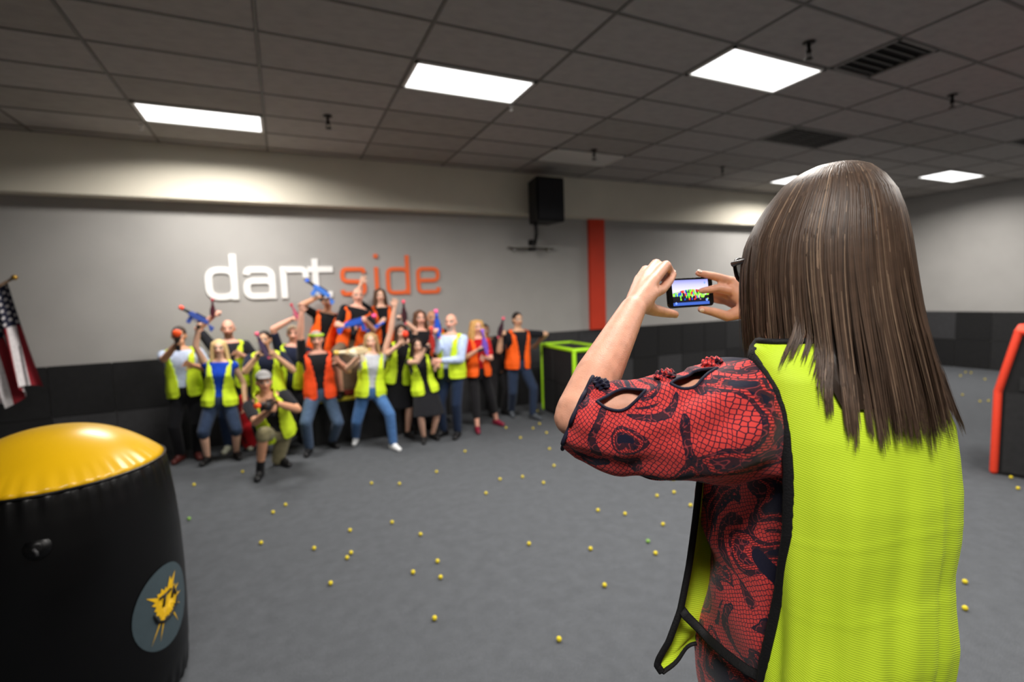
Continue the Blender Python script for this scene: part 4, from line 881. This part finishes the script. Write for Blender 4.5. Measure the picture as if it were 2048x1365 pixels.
def grid_obj(name, P, UVc, m, ok=None, closed_v=False, thick=.0, parent=woman):
    """P[i][j] grid of points with UVs in metres"""
    nu, nv = len(P), len(P[0]); me = bpy.data.meshes.new(name); F = []; keepf = []
    for i in range(nu-1):
        for j in range(nv-1):
            if ok is None or ok(i, j): F.append((i*nv+j, i*nv+j+1, (i+1)*nv+j+1, (i+1)*nv+j))
    me.from_pydata([tuple(map(float, p)) for r_ in P for p in r_], [], F); uvl = me.uv_layers.new(name='UVMap'); fl = [u for r_ in UVc for u in r_]
    li = np.empty(len(me.loops), int); me.loops.foreach_get('vertex_index', li); uvl.data.foreach_set('uv', np.array(fl, float)[li].ravel())
    me.materials.append(m); me.polygons.foreach_set('use_smooth', [True]*len(me.polygons)); o = bpy.data.objects.new(name, me); COL.objects.link(o)
    if thick: md = o.modifiers.new('s', 'SOLIDIFY'); md.thickness = thick; md.offset = 0
    return keep(o, parent)
# ---- blouse body
def fnoise(x, y, s=0): return math.sin(x*1.7+s)*math.cos(y*2.3-s*1.3)+.5*math.sin(x*3.9+y*2.1+s)+.35*math.cos(y*5.3-x*1.1+2*s)
nz_, np_ = 70, 110; P = []; U = []
for i in range(nz_):
    z = 1.08+(1.862-1.08)*i/(nz_-1); a, b, o_ = blouse(z); row = []; ur = []
    for j in range(np_):
        q = 2*PI*j/(np_-1)+PI*.5; w_ = .006*fnoise(q*2.2, z*9, .4)*(1 if z < 1.78 else .2)+.010*math.exp(-((z-1.475)/.02)**2)*math.sin(q*3+1)
        a_ = blouse(z, 0., math.cos(q) < 0)[0]; row.append(ell_pt(TC+tf*o_+UP*z, a_+w_, b+w_, q)); ur.append((q*.16+.05*z, z+3))
    P.append(row); U.append(ur)
grid_obj('blouse', P, U, M_lace, thick=.0015)
def edge_phi(z, target):
    a, b, o_ = vestp(z); best = None
    for q in np.radians(np.arange(25, -100, -.5)):
        x, y = px_of(ell_pt(TC+tf*o_+UP*z, a, b, q))
        if x >= target: return q
    return math.radians(-60)
EDGE = [(712,1505),(735,1522),(770,1546),(810,1561),(860,1571),(910,1576),(960,1578),(1050,1575),(1100,1568),(1150,1561),(1250,1546),(1365,1530),(1440,1520)]
def edge_px(z):
    py = np.array([e_[0] for e_ in EDGE], float); zz = np.array([zpx(p, .74, 1560) for p in py]); return float(np.interp(-z, -zz, [e_[1] for e_ in EDGE]))
EZ = np.linspace(1.40, 1.85, 40); EP = np.array([ell_pt(TC+tf*vestp(z)[2]+UP*z, vestp(z)[0], vestp(z)[1], edge_phi(z, edge_px(z))) for z in EZ]); WV = nrm(tr*.9-tf*.4)
def edge_at(z): return np.array([np.interp(z, EZ, EP[:, k]) for k in range(3)])
# ---- left sleeve with two openings
SP = [((1592,805,.84),.050),((1560,806,.805),.070),((1520,812,.778),.0815),((1485,822,.768),.086),((1450,833,.765),.086),((1400,847,.77),.083),((1350,851,.778),.080),((1300,852,.785),.0765),((1250,850,.795),.073),((1210,846,.802),.0665),((1178,838,.81),.064),((1156,828,.815),.057)]
sp = np.array([at(*q) for q, _ in SP]); sr = np.array([r_ for _, r_ in SP]); sl_ = np.concatenate([[0], np.cumsum(np.linalg.norm(np.diff(sp, axis=0), axis=1))]); SL = sl_[-1]
def s_c(s): return np.array([np.interp(s*SL, sl_, sp[:, k]) for k in range(3)])
def s_r(s): return float(np.interp(s*SL, sl_, sr))
def sleeve_pt(s, th, add=0.):
    c = s_c(s); t = nrm(s_c(min(1, s+.03))-s_c(max(0, s-.03))); n_ = nrm(CP-c); n_ = nrm(n_-t*np.dot(n_, t)); n_ = nrm(V3(n_[0], n_[1], n_[2]*.3)); n_ = nrm(n_-t*np.dot(n_, t)); u_ = np.cross(t, n_); u_ = u_ if u_[2] > 0 else -u_
    r_ = s_r(s)+add; drape = 1+.10*max(0, -math.cos(th))*math.sin(s*PI)
    wv_ = .0045*fnoise(s*9+2*math.cos(th), th*1.6, 1.2)+.006*math.sin(th*2+s*16)*math.exp(-((s-.12)/.2)**2)+.0035*math.sin(th*5+s*7)*max(0, s-.75)*4
    p = c+(r_*drape+wv_)*(math.cos(th)*u_+math.sin(th)*n_)
    if s < .5:                                                   # gathered into the armhole of the vest
        E0 = edge_at(p[2]); out_ = nrm(E0-TC-UP*E0[2]); d = float(np.dot(E0-p, WV)); k = 1-min(1., max(0., (d+.004)/.055))
        if k > 0: k = k*k*(3-2*k); p = p+(E0-out_*.006-WV*.002-p)*k
    return p
SLITS = [(.825,.80,.095,.29,1.5),(.535,.47,.105,.21,1.3)]           # s, angle, half length, half opening, tilt
def in_slit(s, th, grow=1.):
    for s0, t0, ls, lt, tilt in SLITS:
        x = (s-s0)/ls; y = (th-t0-tilt*(s-s0))/lt
        if abs(x) < grow and abs(y) < (1-(x/grow)**2)*grow: return True
    return False
ns_, nt_ = 150, 150; P = []; U = []
for i in range(ns_):
    s = i/(ns_-1); P.append([sleeve_pt(s, 2*PI*j/(nt_-1)-PI) for j in range(nt_)]); U.append([(s*SL+.07, (2*PI*j/(nt_-1))*.078) for j in range(nt_)])
grid_obj('sleeve', P, U, M_lace, ok=lambda i, j: not in_slit((i+.5)/(ns_-1), 2*PI*(j+.5)/(nt_-1)-PI, .97), thick=.0015)
for s0, t0, ls, lt, tilt in SLITS:
    pts = []
    for a in np.linspace(0, 2*PI, 40, endpoint=False):
        x = math.cos(a); y = (1-x*x)*(1 if math.sin(a) >= 0 else -1); s = s0+ls*x; pts.append(sleeve_pt(s, t0+tilt*(s-s0)+lt*y, .001))
    keep(MB().tube(pts, .0024, 8, closed=True).build('sleeve_hem', M_navy, None, True), woman)
# gathered ties between and beyond the openings, cuff ruffle
def ruffle(s, th, k, m_):
    c = sleeve_pt(s, th, .002); t = nrm(sleeve_pt(s+.02, th)-sleeve_pt(s-.02, th)); n_ = nrm(c-s_c(s)); q_ = np.cross(t, n_); rows = []; uu = []
    for i in range(21):
        x = -1+2*i/20; rows.append([c+t*x*.017*k+(math.cos(a)*q_*.011+math.sin(a)*n_*.009)*k*math.sqrt(max(.02, 1-x*x))*(1+.30*math.sin(4*a+x*5)+.2*math.sin(7*a-x*9)) for a in np.linspace(0, 2*PI, 40)]); uu.append([(x*.017+s*.5, a*.011) for a in np.linspace(0, 2*PI, 40)])
    grid_obj('sleeve_tie', rows, uu, M_lace)
ruffle(.655, .32, 1., M_navy); ruffle(.42, .02, 1., M_navy); ruffle(.93, .35, .9, M_navy)
cuff = [sleeve_pt(1.0, a, .001+.004*math.sin(a*9)) for a in np.linspace(-PI, PI, 60, endpoint=False)]
keep(MB().tube(cuff, .0035, 8, closed=True).build('cuff', M_navy, None, True), woman)
# right sleeve (hidden behind the vest, same cloth)
S2 = TC+UP*1.765+tr*.12+tf*.02; E2 = V3(1.05,.78,1.70); P = []; U = []
for i in range(16):
    s = -.24+1.24*i/15; c = S2+(E2-S2)*s; t = nrm(E2-S2); u_ = nrm(UP-t*t[2]); q_ = np.cross(t, u_); r_ = (.066-.012*s)*math.sqrt(min(1., max(.02, (s+.25)/.22)))
    P.append([c+r_*(1+.05*math.sin(5*a+9*s))*(math.cos(a)*u_+math.sin(a)*q_) for a in np.linspace(0, 2*PI, 40)]); U.append([(s*.3, a*.075) for a in np.linspace(0, 2*PI, 40)])
grid_obj('sleeve', P, U, M_lace, thick=.0015)

# ---- vest
def vest_mat():
    m = bpy.data.materials.new('vest_lime_knit'); m.use_nodes = True; nt = m.node_tree; N = nt.nodes; L = nt.links; b = N['Principled BSDF']
    uv = N.new('ShaderNodeUVMap'); uv.uv_map = 'UVMap'
    wv_ = N.new('ShaderNodeTexWave'); wv_.inputs['Scale'].default_value = 95; wv_.inputs['Distortion'].default_value = .4; wv_.bands_direction = 'Y'; mp = N.new('ShaderNodeMapping'); mp.inputs['Rotation'].default_value = (0, 0, .28)
    L.new(uv.outputs[0], mp.inputs[0]); L.new(mp.outputs[0], wv_.inputs['Vector'])
    nz = N.new('ShaderNodeTexNoise'); nz.inputs['Scale'].default_value = 6; L.new(uv.outputs[0], nz.inputs['Vector'])
    mx = N.new('ShaderNodeMix'); mx.data_type = 'RGBA'; mx.inputs[6].default_value = (.53, .78, .022, 1); mx.inputs[7].default_value = (.69, .91, .045, 1)
    ad = N.new('ShaderNodeMath'); ad.operation = 'MULTIPLY_ADD'; ad.inputs[1].default_value = .45; L.new(wv_.outputs['Fac'], ad.inputs[0]); L.new(nz.outputs['Fac'], ad.inputs[2]); L.new(ad.outputs[0], mx.inputs[0])
    L.new(mx.outputs[2], b.inputs['Base Color']); b.inputs['Roughness'].default_value = .55; b.inputs['Specular IOR Level'].default_value = .25
    bp = N.new('ShaderNodeBump'); bp.inputs['Strength'].default_value = .3; bp.inputs['Distance'].default_value = .0012; L.new(wv_.outputs['Fac'], bp.inputs['Height']); L.new(bp.outputs[0], b.inputs['Normal']); return m
M_vest = vest_mat(); M_bind = mat('vest_binding_black', '#0d0d10', .7, .1, 80., .2, 300)
nz_, np_ = 110, 130; zt, zb_ = 1.851, float(vb[0,0]); P = []; U = []; edge_l = []; edge_r = []
for i in range(nz_):
    z = zb_+(zt-zb_)*i/(nz_-1); a, b, o_ = vestp(z); q0 = edge_phi(z, edge_px(z)); q1 = math.radians(-188); row = []; ur = []; lo = np.clip((1.80-z)/.5, 0, 1)
    for j in range(np_):
        x = j/(np_-1); q = q0+(q1-q0)*x
        w_ = lo*(.0042*math.sin(q*11+.6*math.sin(z*7))+.002*math.sin(q*23+z*6)+.004*fnoise(q*2, z*6, .9)) + .0022*math.exp(-((q+1.70)/.02)**2)*lo + .002*math.exp(-((q+2.25)/.02)**2)*lo
        for zc_, am in ((1.575,.0007),(1.46,.0006)): w_ += am*math.exp(-((z-zc_-.01*math.sin(q*3))/.004)**2)
        w_ += .012*math.exp(-((q-q0)/.10)**2)*np.clip((1.62-z)/.1, 0, 1)*0
        a = vestp(z, 0., math.cos(q) < 0)[0]; p = ell_pt(TC+tf*o_+UP*z, a+w_, b+w_, q); row.append(p); ur.append((x*.45, z))
    P.append(row); U.append(ur); edge_l.append(row[0]); edge_r.append(row[-1])
vest = grid_obj('safety_vest', P, U, M_vest, thick=.0012)
def ribbon(pts, w_, name, m_, nv=None, flat=.25): 
    return keep(MB().tube(pts, w_, 8, flat=flat, nrmv=nv).build(name, m_, None, True), woman)
nv = [nrm(nrm(CP-p)*.7+nrm(p-TC-UP*p[2])*.8) for p in edge_l]
ribbon([p+n_*.0015 for p, n_ in zip(edge_l, nv)], .0075, 'vest_binding', M_bind, nv)
ribbon(edge_r, .007, 'vest_binding', M_bind, [nrm(p-TC-UP*p[2]) for p in edge_r])
neck = [p+UP*.001 for p in P[-1]]; ribbon(neck, .005, 'vest_binding', M_bind, None, 1.)
# hanging front panels: outer edge falls free from the bust
FE = [at(1510,716,.74), at(1490,735,.80), at(1455,790,.87), at(1422,870,.915), at(1400,955,.93), at(1388,1035,.935), at(1374,1130,.935), at(1358,1220,.93), at(1338,1285,.925), at(1322,1320,.925), at(1318,1336,.925), at(1326,1348,.926)]
fz = np.linspace(0, len(FE)-1, 80); FEi = [np.array([np.interp(k, range(len(FE)), [q[c] for q in FE]) for c in range(3)]) for k in fz]
for mirror in (False, True):
    P = []; U = []
    for i, e0 in enumerate(FEi):
        k_ = fz[i]; wd = .15; row = []
        for j in range(24):
            x = j/23; p = e0+tr*wd*x+tf*(.03*math.sin(x*PI*.9)+.006*math.sin(x*9+k_*.8))+UP*.02*x*max(0, k_-8)/3; row.append(p if not mirror else p-tl_*1.62*np.dot(p-TC, tl_)-UP*.035*max(0., 1-k_/3)-tf*.02*max(0., 1-k_/3))
        P.append(row); U.append([(j/23*.15, e0[2]) for j in range(24)])
    grid_obj('vest_front', P, U, M_vest, thick=.0012)
    eg = [r_[0] for r_ in P]; ribbon(eg, .0068, 'vest_binding', M_bind, None, .6)
    if not mirror: ribbon([q for q in P[-1]], .006, 'vest_binding', M_bind, None, .6)
# elastic side strap
def hit(px, py, add):
    for t in np.arange(.45, 1.05, .003):
        p = at(px, py, t); a, b, o_ = blouse(p[2], add); d = p-TC-tf*o_; x, y = np.dot(d, tl_)/a, np.dot(d, tf)/b
        if abs(x)**PW+abs(y)**PW < 1: return p
    return None
sp_ = [at(1360,1216,.93), at(1372,1232,.915)]
for x, y in ((1398,1258),(1420,1282),(1445,1304),(1470,1324),(1495,1342),(1515,1352),(1532,1357)):
    q = hit(x, y, .012); 
    if q is not None: sp_.append(q)
ribbon(sp_, .0085, 'elastic_strap', M_bind, [nrm(CP-p) for p in sp_], .18)
# trousers and shoes (below the picture)
m = MB(); h = 1.67
m.loft([[ell_pt(TC+UP*z, a, b, q) for q in np.linspace(0, 2*PI, 28, endpoint=False)] for z, a, b in ((ZR+.45*h,.09,.08),(ZR+.47*h,.12,.09),(ZR+.50*h,.135,.095),(1.32,.135,.095))])
for sg in (-1, 1):
    Hp = TC+UP*(ZR+.52*h)+tr*sg*.068; A = TC+tr*sg*.09+UP*(ZR+.08)-tf*.02; K = (Hp+A)/2+tf*.03; m.cap(Hp, K, .074, .058, 14); m.cap(K, K+(A-K)*.9, .062, .048, 14)
mesh_obj('trousers', remesh(m, .012, 2), cloth('woman_trousers', '#17171c'), woman)
for sg in (-1, 1):
    A = TC+tr*sg*.10+UP*ZR-tf*.02; m = MB(); m.cap(A+UP*.035-tf*.03, A+UP*.03+tf*.16, .042, .03); m.cap(A+UP*.07-tf*.02, A+UP*.05+tf*.06, .045, .04); m.box(A+V3(-.03,-.03,0), A+V3(.03,.03,.03))
    sm = remesh(m, .009, 2); vv = verts_of(sm); vv[:, 2] = np.maximum(vv[:, 2], ZR+.001); sm.vertices.foreach_set('co', vv.ravel()); mesh_obj('shoe', sm, mat('woman_shoe', '#141416', .5), woman)

# ---- hair
HL = [(336,1655,1695),(340,1625,1718),(350,1596,1745),(370,1563,1770),(400,1536,1794),(440,1508,1811),(480,1488,1821),(520,1481,1828),(560,1479,1834),(600,1480,1841),(640,1480,1850),(680,1479,1862),(720,1478,1874),(760,1477,1885),(800,1476,1896),(840,1475,1903),(880,1475,1908)]
d0 = math.hypot(HCN[0], HCN[1]); prof = []
for py, L_, Rr in HL:
    z = float(at(1650, py, .79)[2]); aL, aR = [math.atan2(*(ray(x, py)[:2])) for x in (L_, Rr)]; am = (aL+aR)/2; Rp = d0*math.sin((aR-aL)/2); prof.append((z, d0*math.sin(am), d0*math.cos(am), Rp))
prof = np.array(sorted(prof)); vang = math.atan2(HCN[0], HCN[1]); hx, hy = V3(math.sin(HA), math.cos(HA), 0), V3(-math.cos(HA), math.sin(HA), 0)
th_v = vang-HA; KR = math.sqrt((1.14*math.sin(th_v))**2+math.cos(th_v)**2)
def hair_pt(psi, z, shrink=0.):
    cx, cy, Rp = [np.interp(z, prof[:, 0], prof[:, k]) for k in (1, 2, 3)]; al = Rp/KR; k = 1-shrink
    p = V3(cx, cy, z)+hx*al*1.14*math.cos(psi)*k+hy*al*math.sin(psi)*k
    if z < 1.86 and math.degrees(psi) > 104:
        a, b, o_ = vestp(max(z, vb[0,0]), .010-.035*shrink, np.dot(p-TC, tl_) < 0); d = p-TC-tf*o_; X, Y = np.dot(d, tl_)/a, np.dot(d, tf)/b; g = (abs(X)**PW+abs(Y)**PW)**(1/PW)
        if g < 1: p = p+(tl_*X*a+tf*Y*b)*(1/max(g, .2)-1)
    return p
ztop = prof[-1, 0]
zA, zB = float(at(1550,704,.72)[2]), float(at(1800,836,.735)[2])
def z_end(ps):
    dg = math.degrees(ps); return zA if (dg < 110 or dg > 232) else zB if dg > 128 else zA+(zB-zA)*(max(0., dg-110)/18)**1.3
def build_hair():
    rg = np.random.default_rng(11); V_ = []; Fc = []; Cc = []; NS = 6800; nseg = 17
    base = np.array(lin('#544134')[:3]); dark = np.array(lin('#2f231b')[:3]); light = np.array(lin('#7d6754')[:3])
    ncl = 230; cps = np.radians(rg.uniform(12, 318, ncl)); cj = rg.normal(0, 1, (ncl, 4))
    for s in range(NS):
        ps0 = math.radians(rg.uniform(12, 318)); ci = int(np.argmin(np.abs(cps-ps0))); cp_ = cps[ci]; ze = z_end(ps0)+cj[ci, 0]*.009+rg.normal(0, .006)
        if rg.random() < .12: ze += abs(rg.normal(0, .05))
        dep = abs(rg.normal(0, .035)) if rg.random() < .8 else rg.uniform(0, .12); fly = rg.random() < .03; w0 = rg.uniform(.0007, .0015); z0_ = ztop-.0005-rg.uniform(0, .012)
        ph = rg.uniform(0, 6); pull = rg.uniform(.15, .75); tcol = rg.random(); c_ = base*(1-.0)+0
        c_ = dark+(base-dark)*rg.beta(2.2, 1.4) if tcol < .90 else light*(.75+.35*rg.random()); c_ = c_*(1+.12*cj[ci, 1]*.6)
        pts = []
        front = math.degrees(ps0) < 112
        for q in np.linspace(0, 1, nseg):
            zz = z0_+(ze-z0_)*(1-(1-q)**1.0 if q > .25 else q*q*2.0+q*.5); zz = z0_+(ze-z0_)*(.55*q*q+.45*q)
            k = max(0, q-.45)/.55; ps = ps0+(cp_-ps0)*pull*k**1.2+.03*cj[ci, 2]*k+.015*math.sin(q*5+ph)*q
            sh = dep+.035*cj[ci, 3]*.5*k+(.06*max(0, q-.86)/.14 if front else .02*k)*(.4+.6*rg.random() if q == 1 else .7)
            if fly: sh -= .05*k
            pts.append(hair_pt(ps, zz, sh))
        pts = np.array(pts); tg = np.gradient(pts, axis=0); tg /= np.linalg.norm(tg, axis=1)[:, None]+1e-9
        out = pts-np.array([HCN[0], HCN[1], 0]); out[:, 2] = np.clip((pts[:, 2]-HCN[2])*1.0, 0, .2); out /= np.linalg.norm(out, axis=1)[:, None]+1e-9
        sd = np.cross(tg, out); sd /= np.linalg.norm(sd, axis=1)[:, None]+1e-9; nn = np.cross(sd, tg)
        wd = w0*np.clip(np.minimum(1, (1-np.linspace(0, 1, nseg))*3+.12), 0, 1); o = len(V_)*0
        b0 = build_hair.n; V_.append(np.stack([pts-sd*wd[:, None], pts+nn*(wd*.6)[:, None], pts+sd*wd[:, None]], 1).reshape(-1, 3)); build_hair.n += nseg*3
        i = np.arange(nseg-1)*3+b0; Fc.append(np.stack([i, i+1, i+4, i+3], 1)); Fc.append(np.stack([i+1, i+2, i+5, i+4], 1)); 
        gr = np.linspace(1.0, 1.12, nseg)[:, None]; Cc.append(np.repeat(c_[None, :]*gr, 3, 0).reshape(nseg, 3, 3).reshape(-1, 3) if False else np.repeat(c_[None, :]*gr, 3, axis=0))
    # under layer
    nz, nps = 60, 120
    def under(psa, psb, za, sh):
        b0 = build_hair.n; g = []; cc = []
        for i in range(nz):
            for j in range(nps):
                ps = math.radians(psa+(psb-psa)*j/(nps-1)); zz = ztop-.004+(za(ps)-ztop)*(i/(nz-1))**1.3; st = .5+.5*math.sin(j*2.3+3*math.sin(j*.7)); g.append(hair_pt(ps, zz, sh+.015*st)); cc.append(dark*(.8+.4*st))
        V_.append(np.array(g)); Cc.append(np.array(cc)); build_hair.n += nz*nps
        i, j = np.meshgrid(np.arange(nz-1), np.arange(nps-1), indexing='ij'); k = (i*nps+j).ravel()+b0; Fc.append(np.stack([k, k+1, k+nps+1, k+nps], 1))
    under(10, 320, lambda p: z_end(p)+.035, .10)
    V = np.concatenate(V_); F = np.concatenate(Fc); C_ = np.concatenate(Cc); me = bpy.data.meshes.new('hair'); me.vertices.add(len(V)); me.vertices.foreach_set('co', V.ravel())
    me.loops.add(F.size); me.loops.foreach_set('vertex_index', F.ravel().astype(np.int32)); me.polygons.add(len(F)); me.polygons.foreach_set('loop_start', np.arange(0, F.size, 4, dtype=np.int32))
    me.update(calc_edges=True); me.polygons.foreach_set('use_smooth', [True]*len(F)); set_col(me, np.clip(C_, 0, 1)); return me
build_hair.n = 0
M_hair = mat('hair_strands', '#ffffff', .46, .12, 70., spec=.38, attr='Col'); 
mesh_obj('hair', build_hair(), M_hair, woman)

# ---- glasses
g = tag(empty('eyeglasses', HCN+hf*.1), 'dark framed eyeglasses worn by the woman filming', 'glasses'); M_gl = mat('glasses_frame', '#1a1312', .3, .1, spec=.6)
M_lens2 = bpy.data.materials.new('glasses_lens'); M_lens2.use_nodes = True; bs = M_lens2.node_tree.nodes['Principled BSDF']; bs.inputs['Transmission Weight'].default_value = 1.; bs.inputs['Roughness'].default_value = .02; bs.inputs['IOR'].default_value = 1.1
ec = HCN+hf*.116-hup*.012
for sg in (-1, 1):
    c = ec+hr*sg*.034; ring = []
    for a in np.linspace(0, 2*PI, 28, endpoint=False):
        x, y = math.cos(a), math.sin(a); k = (abs(x)**3.2+abs(y)**3.2)**(-1/3.2); ring.append(c+hr*.029*k*x+hup*.021*k*y-hf*.006*(x*sg > 0)*abs(x)*k)
    keep(MB().tube(ring, .0032, 8, closed=True).build('rim', M_gl, None, True), g)
    keep(MB().add(ring, [tuple(range(28))]).build('lens', M_lens2), g)
    keep(MB().tube([c+hr*sg*.028+hup*.010-hf*.005, c+hr*sg*.038+hup*.010-hf*.012, c+hr*sg*.046-hf*.05+hup*.006, c+hr*sg*.048-hf*.10+hup*.004, c+hr*sg*.046-hf*.125-hup*.02], [.0048,.0050,.0040,.0032,.0028], 8).build('temple', M_gl, None, True), g)
keep(MB().tube([ec-hr*.008+hup*.004, ec+hup*.008+hf*.004, ec+hr*.008+hup*.004], .003, 8).build('bridge', M_gl, None, True), g)

# ---- phone
pa = at(1334,588,1.130); pb_ = at(1424,583,1.182); pax = nrm(pb_-pa); pc = (pa+pb_)/2; pup = nrm(UP-pax*pax[2]+V3(0,.10,0)); pup = nrm(pup-pax*np.dot(pup, pax)); pn = np.cross(pax, pup)  # pn towards her
pn = pn if pn[1] < 0 else -pn
ph = tag(empty('phone', pc-pup*.034), 'black smartphone held sideways, its lit screen showing the group', 'phone')
hw, hh, tk = float(np.linalg.norm(pb_-pa))/2, .0345, .004
def rr_outline(w_, h_, r_): return [(sx*(w_-r_)+r_*math.cos(a), sy*(h_-r_)+r_*math.sin(a)) for sx, sy, a0 in ((1,1,0),(-1,1,90),(-1,-1,180),(1,-1,270)) for a in np.radians(np.linspace(a0, a0+90, 7))]
ol = rr_outline(hw, hh, .010); W3 = lambda x, y, d: pc+pax*x+pup*y+pn*d
b = MB(); b.loft([[W3(x*k, y*k2, d) for x, y in ol] for k, k2, d in ((.985,.97,-tk),(1,1,-tk+.0015),(1,1,tk-.0015),(.985,.97,tk))]); keep(b.build('body', mat('phone_black', '#0a0a0c', .2, .05, spec=.6), None, False), ph)
b = MB(); b.loft([[W3(x*.995, y*.99, d) for x, y in ol] for d in (-.0012, .0012)]); 
def screen_mat():
    m = bpy.data.materials.new('phone_screen'); m.use_nodes = True; nt = m.node_tree; N = nt.nodes; L = nt.links; bs = N['Principled BSDF']; uv = N.new('ShaderNodeUVMap'); uv.uv_map = 'UVMap'; sx = N.new('ShaderNodeSeparateXYZ'); L.new(uv.outputs[0], sx.inputs[0])
    ry = N.new('ShaderNodeValToRGB'); r_ = ry.color_ramp; r_.elements[0].position = 0; r_.elements[0].color = lin('#3f63c0'); r_.elements[1].position = 1; r_.elements[1].color = lin('#8f93d8')
    for p_, c_ in ((.10,'#3f63c0'),(.13,'#0e0d16'),(.40,'#14131e'),(.44,'#8d90b8'),(.55,'#e8e4ff'),(.8,'#c9c8f4')): x = r_.elements.new(p_); x.color = lin(c_)
    L.new(sx.outputs[1], ry.inputs[0])
    mp = N.new('ShaderNodeMapping'); mp.inputs['Scale'].default_value = (30, 8, 1); L.new(uv.outputs[0], mp.inputs[0])
    vo = N.new('ShaderNodeTexVoronoi'); vo.voronoi_dimensions = '2D'; vo.inputs['Scale'].default_value = 1; L.new(mp.outputs[0], vo.inputs['Vector'])
    se = N.new('ShaderNodeSeparateColor'); L.new(vo.outputs['Color'], se.inputs[0]); rp = N.new('ShaderNodeValToRGB'); rp.color_ramp.interpolation = 'CONSTANT'; q = rp.color_ramp; q.elements[0].color = lin('#7ef03c'); q.elements[1].position = .24; q.elements[1].color = lin('#15203a')
    for p_, c_ in ((.42,'#9cff4a'),(.56,'#f0402a'),(.66,'#d8b0c0'),(.76,'#2a50d0'),(.86,'#3a2030'),(.93,'#b6ff6a')): x = q.elements.new(p_); x.color = lin(c_)
    L.new(se.outputs[0], rp.inputs[0])
    def rng_(a, b_):
        n = N.new('ShaderNodeMapRange'); n.inputs[1].default_value = a; n.inputs[2].default_value = b_; L.new(sx.outputs[1], n.inputs[0]); return n.outputs[0]
    def op(o_, a, b_): 
        n = N.new('ShaderNodeMath'); n.operation = o_
        for i, v_ in enumerate((a, b_)):
            if isinstance(v_, float): n.inputs[i].default_value = v_
            else: L.new(v_, n.inputs[i])
        return n.outputs[0]
    # crowd band with a raised middle
    cx = op('SUBTRACT', sx.outputs[0], .52); hump = op('MULTIPLY', op('MULTIPLY', cx, cx), -.55); top = op('ADD', hump, .62); below = op('LESS_THAN', sx.outputs[1], top); above = op('GREATER_THAN', sx.outputs[1], .20); lowfade = op('GREATER_THAN', sx.outputs[1], .36)
    inb = op('MULTIPLY', below, above); ndk = op('MAXIMUM', lowfade, op('GREATER_THAN', se.outputs[1], .55)); fac = op('MULTIPLY', inb, ndk)
    mx = N.new('ShaderNodeMix'); mx.data_type = 'RGBA'; L.new(fac, mx.inputs[0]); L.new(ry.outputs[0], mx.inputs[6]); L.new(rp.outputs[0], mx.inputs[7])
    L.new(mx.outputs[2], bs.inputs['Emission Color']); bs.inputs['Emission Strength'].default_value = .9; bs.inputs['Base Color'].default_value = (.01, .01, .01, 1); bs.inputs['Roughness'].default_value = .15; return m
sw, shh = hw*.80, hh*.86; xo = -hw*.02
grid_obj('screen', [[W3(xo-sw+2*sw*j/7, -shh+2*shh*i/7, tk+.0004) for j in range(8)] for i in range(8)], [[(j/7, i/7) for j in range(8)] for i in range(8)], screen_mat(), parent=ph)
def disc(cx_, cy_, r_, name, m_, d=tk+.0009): keep(MB().add([W3(cx_+r_*math.cos(a), cy_+r_*math.sin(a), d) for a in np.linspace(0, 2*PI, 20, endpoint=False)], [tuple(range(20))]).build(name, m_), ph)
M_ui = mat('screen_icon_white', '#f2efff', .4, 0, emit=.9); M_ui2 = mat('screen_icon_blue', '#6a8cf0', .4, 0, emit=.8)
disc(hw*.64, -hh*.02, .0052, 'shutter_icon', M_ui); disc(hw*.66, -hh*.56, .0032, 'screen_icon', M_ui2); disc(-hw*.70, -hh*.70, .003, 'screen_icon', M_ui2); disc(hw*.62, hh*.62, .0028, 'screen_icon', M_ui2)
ring = [W3(hw*.895+.0048*math.cos(a), .0048*math.sin(a), tk+.0002) for a in np.linspace(0, 2*PI, 24, endpoint=False)]; keep(MB().tube(ring, .0006, 6, closed=True).build('home_button', mat('phone_button', '#2a2a2e', .3), None, True), ph)
